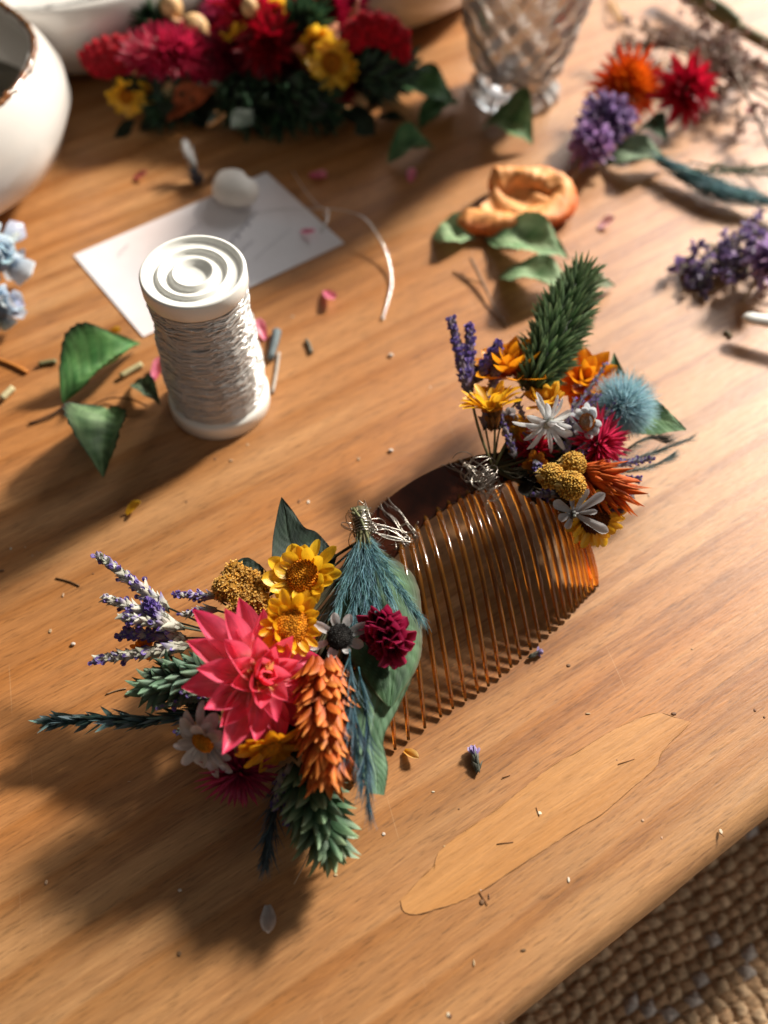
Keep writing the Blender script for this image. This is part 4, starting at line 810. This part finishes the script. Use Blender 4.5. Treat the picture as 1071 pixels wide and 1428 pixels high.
bp_ = [(.01, .05), (3.2, .0), (3.6, .12), (4.7, .6), (5.9, 1.5), (6.5, 2.7), (6.5, 3.7), (6.15, 4.6), (5.85, 5.05), (5.7, 5.2), (5.5, 5.05), (5.8, 4.5), (6.1, 3.7), (6.1, 2.7), (5.4, 1.5), (4.0, .8), (.01, .6)]
bw = bowl('ceramic_bowl', BWC, bp_, 'round white glazed bowl with a rough brown rim at the left edge')
m_ = MB(); c = BWC
lathe(m_, c, [(.01, 2.2), (5.8, 2.2), (5.85, 2.15)], 50, (.20, .17, .10)); m_.build('bowl_inner_disc', simple('dark_bowl_inside', (.12, .10, .055), .15, spec=.5), bw)  # dark disc set across the inside of the bowl
bowl('ceramic_bowl', P(112, 8, 0), [(.01, 0), (5.8, 0), (6.4, .2), (7.4, 1.0), (8.2, 2.4), (8.5, 4.2), (8.3, 4.4), (8.0, 4.2), (7.6, 2.4), (6.6, 1.1), (5, .5), (.01, .45)], 'wide white ceramic dish behind the red bouquet, left one of the two', brown=False)
bowl('ceramic_bowl', P(500, -35, 0), [(.01, 0), (5.4, 0), (6.0, .2), (7.0, 1.0), (7.6, 2.4), (7.8, 4.2), (7.6, 4.4), (7.3, 4.2), (7.0, 2.4), (6.2, 1.1), (4.6, .5), (.01, .45)], 'white ceramic dish behind the red bouquet next to the glass', brown=False)

# ================================================================== RED BOUQUET AT THE BACK
rb = empty('red_bouquet', P(340, 170), 'blurred bunch of red, yellow and green dried flowers lying at the back', 'bouquet')
def rdaisy(px, z, R, col=YL, ax=None, n=14, name='daisy'):
    c = P(*px, z); ax = nrm(tocam(c) + (V3(0, 0, 0) if ax is None else V3(*ax))); o = daisy(c, ax, R, n, .2, .36, col).build(name, 'petal', rb); disc(c, ax, R * .4, 60, lin(214, 140, 20), lin(180, 100, 14), .09, .5).build('flower_centre', 'grain', o)
for q in [((331, 47), 3.4, .85), ((388, 22), 3.6, 1.0), ((441, 62), 3.2, 1.0), ((462, 88), 2.9, 1.15), ((482, 96), 2.6, .8), ((452, 76), 2.9, .7), ((176, 134), 1.3, .9), ((206, 130), 1.2, .6)]: rdaisy(*q, ax=(rng.normal(0, .7), rng.normal(-.1, .6), 0))
def celosia(pts, w, th, cA_, cB_, name='velvet_crest', dn=900, label=None):
    pth = smooth_path([P(*q) for q in pts], 40); mb = MB(); n = 16; a = np.linspace(0, 2 * PI, n, endpoint=False); R = []
    for k in range(40):
        t = nrm(pth[min(k + 1, 39)] - pth[max(k - 1, 0)]); s = nrm(np.cross(t, V3(0, 0, 1))); u = np.cross(s, t); e = min(1, .3 + min(k, 39 - k) / 7); R.append(pth[k] + (np.cos(a)[:, None] * s * w + np.sin(a)[:, None] * u * th) * e * (1 + .12 * np.sin(k * 1.3 + a * 3))[:, None])
    mb.grids(np.array(R), cA_, wrap=True); i = rng.integers(0, 40, dn); j = rng.integers(0, n, dn); Rr = np.array(R); O = Rr[i, j]; d = nrm(O - pth[i] + rng.normal(0, .05, (dn, 3))); beads(mb, O, rng.uniform(.06, .13, dn), jit(cB_, .35, dn), 1)
    return mb.build(name, 'fuzz', rb, label=label)
celosia([(478, 70, 3.2), (505, 42, 3.8), (535, 42, 3.8), (556, 62, 3.2), (550, 78, 2.6)], .42, .6, lin(176, 8, 30), lin(214, 14, 44), label='bright red velvet crest at the right of the bouquet')
celosia([(470, 72, 2.6), (505, 62, 2.6), (540, 68, 2.4)], .7, .6, lin(60, 6, 14), lin(70, 8, 18))
celosia([(128, 98, 2.0), (140, 84, 2.4), (165, 76, 2.6), (185, 80, 2.2)], .5, .7, lin(170, 12, 34), lin(190, 16, 40), label='red velvet crest at the left end of the bouquet')
for q in ((205, 76, 2.8), (228, 68, 3.2), (252, 70, 3.1), (276, 76, 2.7)):
    c = P(*q); straw(c, nrm(tocam(c) + V3(rng.normal(0, .3), .3, .3)), 1.15, 90, -.2, 1.1, lin(130, 10, 34), lin(206, 44, 84), W=.16, prof='oval', jitter=.35).build('red_flower', 'petal', rb)
for (x, y, z, R, c0, c1) in ((350, 18, 3.8, 1.7, (110, 6, 24), (190, 20, 50)), (372, 62, 3.2, 1.7, (96, 4, 18), (176, 12, 34)), (322, 80, 2.6, 1.5, (80, 6, 24), (140, 16, 50)), (310, 20, 3.0, 1.1, (150, 30, 70), (214, 70, 120)), (455, 12, 3.6, 1.4, (96, 6, 26), (160, 18, 50)), (488, 8, 3.2, 1.1, (80, 6, 26), (140, 20, 50)), (400, 100, 2.2, 1.4, (70, 4, 16), (120, 10, 30)), (290, 40, 2.6, .9, (90, 24, 60), (150, 50, 100)), (238, 45, 2.8, .9, (110, 10, 40), (170, 26, 66)), (478, 122, 1.6, .9, (110, 6, 26), (150, 14, 40)), (270, 100, 1.8, 1.1, (90, 6, 20), (130, 12, 36))):
    c = P(x, y, z); straw(c, tocam(c), R, 50, -.2, 1.0, lin(*c0), lin(*c1), W=.26, in_base=None, jitter=.3).build('red_flower', 'petal', rb)
for (a, b, R) in (((410, 60, 2.6), (436, 12, 4.2), 1.0), ((400, 120, 2.0), (462, 160, 1.2), 1.3), ((500, 110, 2.2), (572, 96, 1.8), 1.3), ((330, 110, 1.8), (350, 168, .9), 1.4), ((380, 110, 1.8), (395, 170, .9), 1.2), ((240, 60, 2.0), (208, 24, 3.4), .7), ((250, 110, 1.4), (170, 100, 1.2), .8), ((280, 120, 1.2), (215, 160, .6), .8)):
    phalaris(P(*a), P(*b), R, 110, .8, .28, lin(14, 28, 20), lin(60, 92, 62), parent=rb)
for (x, y, z, r) in ((240, 130, 1.2, .42), (500, 136, 1.0, .46), (238, 10, 3.6, .5), (272, 42, 3.0, .6), (192, 92, 2.0, .4), (348, 10, 4.4, .35)):
    beads(m_ := MB(), P(x, y, z), r, lin(206, 166, 116), 8, scale=(1, 1, 1.15)); tube(m_, smooth_path([P(x, y, z - r * .8), P(x * .8 + 70, y * .9 + 20, z * .6)], 6), .07, lin(150, 120, 80), 6); m_.build('seed_bud', 'stem', rb)
def cone(a, b, r, col, name='dried_husk'):
    m_ = MB(); A_, B_ = P(*a), P(*b); t = np.linspace(0, 1, 9)[:, None]; tube(m_, A_ * (1 - t) + B_ * t, np.linspace(r, .05, 9), lin(*col), 10); m_.build(name, 'stem', rb)
cone((178, 82, 2.2), (158, 62, 2.8), .32, (206, 150, 116)); cone((262, 40, 3.0), (238, 26, 3.4), .35, (214, 170, 130)); cone((492, 28, 3.6), (500, -2, 4.6), .22, (190, 140, 120)); cone((462, 48, 3.4), (470, 32, 3.8), .4, (206, 140, 104)); cone((416, 74, 3.0), (424, 54, 3.2), .4, (190, 120, 84))
for (a, b, w) in (((300, 122, 1.6), (232, 170, .8), .9), ((372, 116, 2.0), (396, 108, 2.2), .6), ((340, 120, 1.6), (372, 112, 1.8), .8)):
    A_, B_ = P(*a), P(*b); S_ = nrm(np.cross(B_ - A_, V3(0, 0, 1))) * w; leaf(m_ := MB(), [A_, (A_ + B_) / 2 + S_, B_], [A_, (A_ + B_) / 2 - S_, B_], V3(0, -.3, 1), 20, 10, lin(150, 76, 40), lin(180, 90, 50), lin(200, 120, 80), .3); m_.build('orange_leaf', 'leaf', rb)
mb = MB()
for k in range(150):
    x = rng.uniform(185, 540); y = rng.uniform(30, 168); z = rng.uniform(.2, 2.4) * (1 - abs(x - 360) / 400); a = P(x, y, z); b = a + nrm(rng.normal(0, 1, 3) * V3(1, 1, .5)) * rng.uniform(1, 2); b[2] = max(.1, b[2]); nn = nrm(rng.normal(0, .5, 3) + V3(0, 0, 1)); S = nrm(np.cross(b - a, nn)) * rng.uniform(.3, .6)
    leaf(mb, [a, (a + b) / 2 + S, b], [a, (a + b) / 2 - S, b], nn, 9, 7, jit(lin(20, 34, 24), .3, 1)[0], jit(lin(36, 44, 28), .3, 1)[0], lin(44, 54, 40), .1, .01, 4)
mb.build('dark_leaf_filler', 'leaf', rb)

# ================================================================== FLOWERS AT THE TOP RIGHT
def loose_flower(name, px, z, R, cols, n, W, label, cat='dried flower', axoff=(0, 0, 0), **k):
    c = P(*px, z); root = empty(name, c * V3(1, 1, 0), label, cat); ax = nrm(tocam(c) + V3(*axoff)); straw(c, ax, R, n, -.45, 1.1, lin(*cols[0]), lin(*cols[1]), None, W, lin(*cols[2]), lin(*cols[3]), .45, **k).build('petals', 'petal', root)
    m_ = MB(); tube(m_, smooth_path([c - ax * .2, c * V3(1, 1, 0) + V3(.3, .9, z * .35), c * V3(1, 1, 0) + V3(.8, 2.0, .1)], 10), .1, lin(110, 90, 50), 6); m_.build('stem', 'stem', root); return root
loose_flower('strawflower', (878, 118), 1.6, 1.75, ((120, 20, 8), (214, 60, 16), (220, 90, 10), (242, 128, 24)), 80, .22, 'orange dried strawflower, dark red beneath, by the purple statice', axoff=(.3, .1, 0), prof='point')
loose_flower('strawflower', (962, 122), 1.6, 1.65, ((110, 4, 20), (196, 16, 40), (150, 10, 40), (206, 30, 60)), 44, .36, 'deep red dried strawflower right of the orange one', axoff=(.5, .3, 0), prof='point')
def puffy(name, px, z, R, c0, c1, label, K=170, ww=.34):
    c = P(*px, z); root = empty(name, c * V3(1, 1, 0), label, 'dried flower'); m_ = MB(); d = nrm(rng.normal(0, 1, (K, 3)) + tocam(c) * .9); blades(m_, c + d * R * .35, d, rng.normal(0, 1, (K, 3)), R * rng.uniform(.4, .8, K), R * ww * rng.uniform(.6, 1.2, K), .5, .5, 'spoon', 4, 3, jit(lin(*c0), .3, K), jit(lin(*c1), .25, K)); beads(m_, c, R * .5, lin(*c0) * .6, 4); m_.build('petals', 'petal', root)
    m_ = MB(); b = c * V3(1, 1, 0) + V3(-.9, -1.0, .08); tube(m_, smooth_path([c, (c + b) / 2 - V3(0, 0, .2), b], 10), [.25, .2, .16, .12, .1, .08, .07, .07, .06, .06], lin(160, 130, 96), 8); m_.build('stem', 'stem', root)
puffy('statice_flower', (846, 168), 1.3, 1.3, (84, 64, 108), (146, 124, 168), 'dark violet statice flower below the orange strawflower')
puffy('statice_flower', (826, 202), 1.1, 1.05, (130, 96, 150), (182, 146, 196), 'pale lilac statice flower nearest the orange peel')
puffy('statice_flower', (1074, 362), 1.2, 1.15, (120, 94, 146), (184, 160, 200), 'lilac statice flower cut by the right edge', 90)
puffy('hydrangea_flower', (-8, 352), 1.6, 1.45, (160, 186, 210), (222, 234, 242), 'upper one of the pale blue flowers at the left edge', 40, .8)
puffy('hydrangea_flower', (2, 428), 1.1, 1.0, (160, 186, 210), (222, 234, 242), 'lower one of the pale blue flowers at the left edge', 36, .8)
# blue green grass lying at the right
gr = empty('blue_grass', P(1000, 250), 'blue green dyed feathery grass lying at the right edge', 'dried grass')
for q in ([(905, 218), (960, 240), (1010, 262), (1090, 288)], [(930, 232), (985, 262), (1040, 272)]):
    pth = [P(x, y, .6) for x, y in q]; m_ = MB(); feather(pth[0], pth[-1], 500, 1.1, .05, .32, lin(70, 100, 104), lin(128, 166, 172), m_, .35, bend=(pth[1] + pth[-2]) / 2 - (pth[0] + pth[-1]) / 2, R=.12); tube(m_, smooth_path(pth, 20), .07, lin(110, 110, 90), 6); m_.build('grass_plume', 'fuzz', gr)
m_ = MB()
for q in ([(940, 238), (1000, 240), (1090, 244)], [(960, 225), (1020, 236), (1090, 232)]):
    pth = smooth_path([P(x, y, .8) for x, y in q], 40); tube(m_, pth, .035, lin(70, 84, 60), 5)
    for i in range(8, 40): hairs(m_, np.repeat(pth[i][None], 4, 0), nrm(nrm(pth[-1] - pth[0]) + rng.normal(0, .4, (4, 3))), .45, .07, lin(80, 96, 72), lin(120, 132, 110))
m_.build('green_sprig', 'dry', gr)
# brown airy branches
def airy(name, root_pts, n, col, tipc_, label, spread=1.6, tipn=5, cat='dried branch', tr=.12):
    root = empty(name, P(*root_pts[0]), label, cat); m_ = MB(); t_ = MB(); main = smooth_path([P(*q) for q in root_pts], 60); tube(m_, main, np.linspace(.09, .04, 60), lin(*col), 6)
    for k in range(n):
        i = rng.integers(6, 59); a = main[i]; d = nrm(main[min(i + 1, 59)] - main[i - 1]); q = nrm(d + rng.normal(0, .8, 3) * V3(1, 1, .5)); b = a + q * spread * rng.uniform(.5, 1.2); b[2] = max(.15, b[2]); tube(m_, smooth_path([a, (a + b) / 2 + rng.normal(0, .12, 3), b], 8), .028, lin(*col), 5)
        for j in range(tipn):
            e = b + rng.normal(0, .3, 3) * V3(1, 1, .6); e[2] = max(.1, e[2]); tube(m_, np.array([a + (b - a) * .6, (b + e) / 2, e]), .02, lin(*col), 4); blades(t_, np.repeat(e[None], 5, 0), nrm(rng.normal(0, 1, (5, 3))), rng.normal(0, 1, (5, 3)), tr * 2, tr * 1.3, .6, .6, 'oval', 3, 2, jit(lin(*tipc_), .35, 5), jit(lin(*tipc_), .35, 5))
    m_.build('branch', 'stem', root); t_.build('florets', 'dry', root)
airy('dried_branch', [(1085, 130, .8), (1010, 95, 1.2), (950, 60, 1.4), (905, 48, 1.2)], 34, (120, 96, 78), (136, 106, 94), 'airy brown branch behind the red strawflower, tiny dried florets')
airy('dried_branch', [(1085, 230, .8), (1050, 150, 1.2), (1020, 90, 1.6), (1000, 40, 1.6)], 30, (120, 100, 84), (150, 122, 112), 'brown floret branch crossing the top right corner upright')
airy('statice_branch', [(1085, 330, .8), (1040, 325, .9), (1000, 350, .7), (975, 360, .5)], 15, (130, 126, 104), (142, 122, 170), 'branching violet statice lying above the white paddle', spread=1.0, tr=.15)
airy('statice_branch', [(1085, 345, .6), (1030, 360, .6), (990, 372, .5)], 9, (110, 106, 86), (96, 84, 110), 'dark violet statice twig nearest the white paddle', spread=.8, tr=.15)
m_ = MB(); tube(m_, smooth_path([P(930, -25, .9), P(990, 14, .8), P(1050, 50, .7), P(1100, 75, .6)], 20), [.30] * 20, lin(120, 112, 76), 9); tube(m_, smooth_path([P(970, -10, 1.2), P(1010, 12, 1.2), P(1030, 30, 1.0)], 12), .2, lin(96, 102, 70), 7)
thing(m_.build('thick_stem', 'stem'), 'thick olive stem crossing the top right corner', 'stem')
m_ = MB(); tube(m_, smooth_path([P(900, 58, .9), P(960, 75, 1.2), P(1020, 108, 1.0), P(1090, 150, .5)], 20), .06, lin(80, 74, 50), 6); thing(m_.build('twig', 'stem'), 'thin dark stem running past the red strawflower to the edge', 'twig')
m_ = MB(); tube(m_, smooth_path([P(846, -10, .1), P(860, 12, .5), P(868, 30, .2), P(860, 22, .1), P(850, 4, .1)], 24), .05, lin(190, 150, 80), 6); thing(m_.build('straw_curl', 'stem'), 'curled yellow strand of straw right of the glass', 'straw')
# white paddle at the right edge
hd = MB(); a = P(1034, 442, .75); b = P(1160, 462, .95); ax = nrm(b - a); t = np.linspace(0, 1, 20); tube(hd, a + (b - a) * t[:, None], .26 * np.clip(np.sqrt(np.clip(1 - (1 - t / .12) ** 2, 0, 1)) * (t < .12) + (t >= .12), .1, 1), (.8, .8, .8), 16, squash=.7)
thing(hd.build('white_paddle', 'plastic'), 'tip of a white plastic paddle at the right edge', 'tool')

# ================================================================== LOOSE PETALS AND BITS
def bit(name, px, ang, L_, W_, c0, c1, label, cat, z=.06, curl=.6, cup=.5, prof='oval', n=1, mat='petal', group=None):
    L_, W_ = L_ * 1.15, W_ * 1.25
    m_ = MB(); c = P(*px, z); a = math.radians(ang); d = V3(math.cos(a), math.sin(a), .05)
    for k in range(n): blades(m_, c - d * L_ / 2 + rng.normal(0, .02, 3), nrm(d + rng.normal(0, .25 * k, 3)), V3(0, 0, 1), L_, W_, curl, cup, prof, 9, 6, lin(*c0), lin(*c1), rip=.06)
    for v in m_.v: v[:, 2] = np.maximum(v[:, 2], .012)
    thing(m_.build(name, mat), label, cat, group)
pk = ((236, 120, 156), (250, 160, 188))
bit('pink_petal', (445, 247), -20, .75, .34, *pk, 'pink petal beyond the back corner of the card', 'petal', n=2)
bit('pink_petal', (573, 247), 80, .6, .32, *pk, 'pink petal under the small dark leaf', 'petal')
bit('pink_petal', (430, 326), -25, .62, .26, *pk, 'pink petal lying on the card', 'petal', z=.14)
bit('pink_petal', (461, 418), -65, .85, .36, *pk, 'pink petal on bare wood under the card corner', 'petal')
bit('pink_petal', (222, 516), 75, .85, .36, *pk, 'pink petal left of the spool', 'petal')
bit('pink_petal', (365, 462), 110, .8, .3, *pk, 'pink petal half hidden behind the spool', 'petal')
bit('pink_petal', (847, 313), 35, .7, .34, (226, 176, 190), (236, 200, 208), 'faded pink petal right of the orange peel', 'petal')
bit('pink_petal', (198, 248), 10, .6, .3, (170, 70, 80), (190, 90, 96), 'dull pink petal left of the tiny white flower', 'petal')
bit('pink_petal', (1052, 152), 10, .7, .34, (214, 140, 170), (226, 160, 186), 'mauve petal at the right edge below the brown branch', 'petal')
bit('yellow_petal', (159, 467), 5, .62, .36, (226, 170, 30), (232, 184, 50), 'yellow petal above the bright green folded leaf', 'petal')
bit('yellow_petal', (189, 710), 40, .56, .26, (216, 166, 24), (236, 200, 70), 'yellow petal on the shadow above the left bunch', 'petal', cup=1.1)
bit('yellow_petal', (574, 1054), -35, .46, .2, (226, 160, 20), (240, 214, 150), 'yellow crumb of flower under the comb teeth', 'petal', cup=1.1)
bit('white_petal', (376, 1284), -82, .68, .32, (190, 188, 190), (206, 204, 206), 'white petal alone in front of the left bunch', 'petal')
def floret(px, ang, sc, label):
    m_ = MB(); c = P(*px, .12); a = math.radians(ang); d = V3(math.cos(a), math.sin(a), .1); spike(c - d * .28 * sc, c + d * .1 * sc, .12 * sc, 12, .3 * sc, .14 * sc, .4, .2, lin(60, 66, 54), lin(130, 130, 120), mb=m_); K = 8
    blades(m_, np.repeat((c + d * .12 * sc)[None], K, 0), nrm(d + rng.normal(0, .35, (K, 3))), rng.normal(0, 1, (K, 3)), .28 * sc, .15 * sc, .3, .3, 'oval', 4, 2, lin(130, 110, 170), lin(170, 156, 200)); thing(m_.build('statice_floret', 'dry'), label, 'dried floret')
floret((664, 1060), 98, 1.1, 'single lilac statice floret in front of the comb'); floret((746, 912), 30, .7, 'tiny grey floret beside the comb tooth tips')
def stick(px0, px1, r, col, label, name='stem_piece', r2=None, z=None):
    m_ = MB(); zz = r if z is None else z; tube(m_, smooth_path([P(*px0, zz), (P(*px0, zz) + P(*px1, zz)) / 2 + V3(.02, .03, 0), P(*px1, zz)], 9), np.linspace(r, r2 if r2 else r, 9), lin(*col), 8); thing(m_.build(name, 'stem'), label, 'stem piece')
stick((168, 525), (198, 508), .11, (176, 168, 126), 'pale hollow stem piece beside the bright green folded leaf'); stick((-6, 500), (38, 519), .07, (190, 120, 50), 'orange brown straw at the left edge')
stick((54, 508), (78, 504), .09, (120, 120, 84), 'olive stem piece near the orange straw'); stick((2, 556), (18, 541), .12, (190, 180, 140), 'pale stem stub at the left edge below the orange straw')
stick((380, 548), (389, 492), .06, (170, 160, 150), 'pale thin stem right of the spool'); stick((377, 500), (386, 462), .13, (92, 104, 108), 'grey blue stem bit touching the pale thin stem right of the spool', r2=.18)
stick((427, 474), (434, 492), .07, (96, 96, 84), 'small dark stem piece between spool and right bunch'); stick((78, 806), (111, 817), .025, (110, 80, 50), 'hair thin stem lying above the left spray')
stick((176, 960), (148, 968), .02, (150, 120, 90), 'fine thread of stem above the thin blue green grass'); stick((1010, 462), (1020, 470), .06, (120, 110, 80), 'speck of stem left of the white paddle')
for px, r, lab in (((545, 495), .08, 'white seed on bare wood above the comb'), ((545, 628), .07, 'white seed nearest the comb spine'), ((180, 966), .07, 'pale seed above the thin blue green grass'), ((102, 898), .06, 'pale seed left of the statice spray')):
    beads(m_ := MB(), P(*px, r * .7), r, lin(206, 196, 186), 4, scale=(1.2, .9, .7)); thing(m_.build('seed', 'stem'), lab, 'seed')
rg = np.random.default_rng(12); m_ = MB()
specks = [(752, 1134), (820, 995), (940, 995), (1053, 990), (1066, 1000), (793, 1227), (682, 1250), (672, 1258), (604, 1104), (535, 1163), (730, 1325), (661, 1343), (625, 1415), (628, 1417), (700, 1428), (345, 620), (322, 642), (500, 640), (35, 763), (45, 775), (15, 765), (70, 880), (88, 830), (130, 800), (890, 560), (930, 500), (960, 430), (905, 690), (250, 1330), (180, 1090), (560, 560), (600, 540), (430, 700), (300, 640), (260, 700), (620, 1180), (860, 1060), (965, 905), (1005, 1160), (640, 1128)]
for q in specks + [(rg.uniform(0, 1000), rg.uniform(200, 1300)) for _ in range(16)]:
    s = rg.uniform(.014, .034); a = rg.uniform(0, 3); beads(m_, P(*q, s * .5), s, jit(lin(*[(176, 150, 120), (110, 80, 56), (206, 196, 180)][rg.integers(0, 3)]), .2, 1), 2, scale=(2.2 * abs(math.cos(a)) + .5, 2.2 * abs(math.sin(a)) + .5, .6))
for q0, q1 in (((700, 1085), (712, 1080)), ((885, 1058), (862, 1066)), ((693, 1177), (716, 1174)), ((748, 1126), (752, 1138)), ((1003, 1160), (1010, 1167)), ((669, 1243), (680, 1262))):
    tube(m_, np.array([P(*q0, .025), P(*q1, .025)]), .012, lin(140, 96, 58), 5)
thing(m_.build('crumbs', 'stem'), 'tiny plant crumbs and specks scattered over the table', 'crumbs', kind='stuff')

# ================================================================== LIGHT, AIR, CAMERA
w = bpy.data.worlds.new('World'); scene.world = w; w.use_nodes = True
bg = w.node_tree.nodes['Background']; bg.inputs[0].default_value = (1.0, .92, .84, 1); bg.inputs[1].default_value = .095
def area(name, pos, target, size, power, col, shape='RECTANGLE', size_y=None):
    l = bpy.data.lights.new(name, 'AREA'); l.shape = shape; l.size = size; l.energy = power; l.color = col
    if size_y: l.size_y = size_y
    o = bpy.data.objects.new(name, l); COL.objects.link(o); from mathutils import Vector
    o.location = pos; o.rotation_euler = (Vector(target) - Vector(pos)).to_track_quat('-Z', 'Y').to_euler(); return o
SE = math.radians(33); sd = (math.cos(SE) * math.cos(math.radians(45)), math.cos(SE) * math.sin(math.radians(45)), math.sin(SE))
area('sun_through_window', (3.2 * sd[0], .16 + 3.2 * sd[1], 3.2 * sd[2]), (0, .16, 0), .40, 248, (1.0, .92, .80), 'DISK')
area('window_light', (.95, 1.75, .95), (.05, .25, 0), 1.1, 38, (1.0, .97, .94), 'RECTANGLE', 1.0)

area('added_fill_light', (1.3, -.75, .75), (.0, .12, -.02), 1.3, 4.5, (1.0, .96, .9), 'RECTANGLE', 1.1)  # unseen fill lamp, added to brighten the rug and camera-facing sides
cam = bpy.data.cameras.new('camera'); co = bpy.data.objects.new('camera', cam); COL.objects.link(co); scene.camera = co
co.location = (0, 0, CAM_H * CM); co.rotation_euler = (math.radians(90) - PITCH, 0, 0)
cam.sensor_fit = 'VERTICAL'; cam.sensor_height = 36; cam.lens = 36 * F_PX / 1428; cam.clip_start = .01; cam.clip_end = 50
cam.dof.use_dof = True; cam.dof.focus_distance = .270; cam.dof.aperture_fstop = 5.9; cam.dof.aperture_blades = 0
vs = scene.view_settings; vs.view_transform = 'Standard'; vs.look = 'None'; vs.exposure = 0; vs.gamma = 1
scene.render.engine = 'CYCLES'; cy_ = scene.cycles; cy_.max_bounces = 10; cy_.transmission_bounces = 8; cy_.transparent_max_bounces = 8; cy_.use_denoising = True; cy_.caustics_refractive = False; cy_.caustics_reflective = False; cy_.sample_clamp_indirect = 6
GR = {'leaf': 'loose leaves on the table', 'pink_petal': 'pink petals scattered on the table', 'yellow_petal': 'yellow petals scattered on the table', 'ceramic_bowl': 'white ceramic bowls at the back', 'statice_flower': 'statice flowers at the right',
      'hydrangea_flower': 'pale blue flowers at the left edge', 'stem_piece': 'cut stem pieces on the table', 'seed': 'pale seeds on the table', 'twig': 'thin twigs on the table', 'strawflower': 'dried strawflowers at the top right', 'dried_branch': 'brown floret branches', 'statice_branch': 'violet statice branches', 'statice_floret': 'fallen statice florets', 'thread_end': 'loose ends of clear thread'}
for o in bpy.data.objects:
    k = o.name.split('.')[0]
    if o.parent is None and k in GR and 'category' in o: o['group'] = GR[k]
for o in bpy.data.objects:
    if '_w' in o: del o['_w']
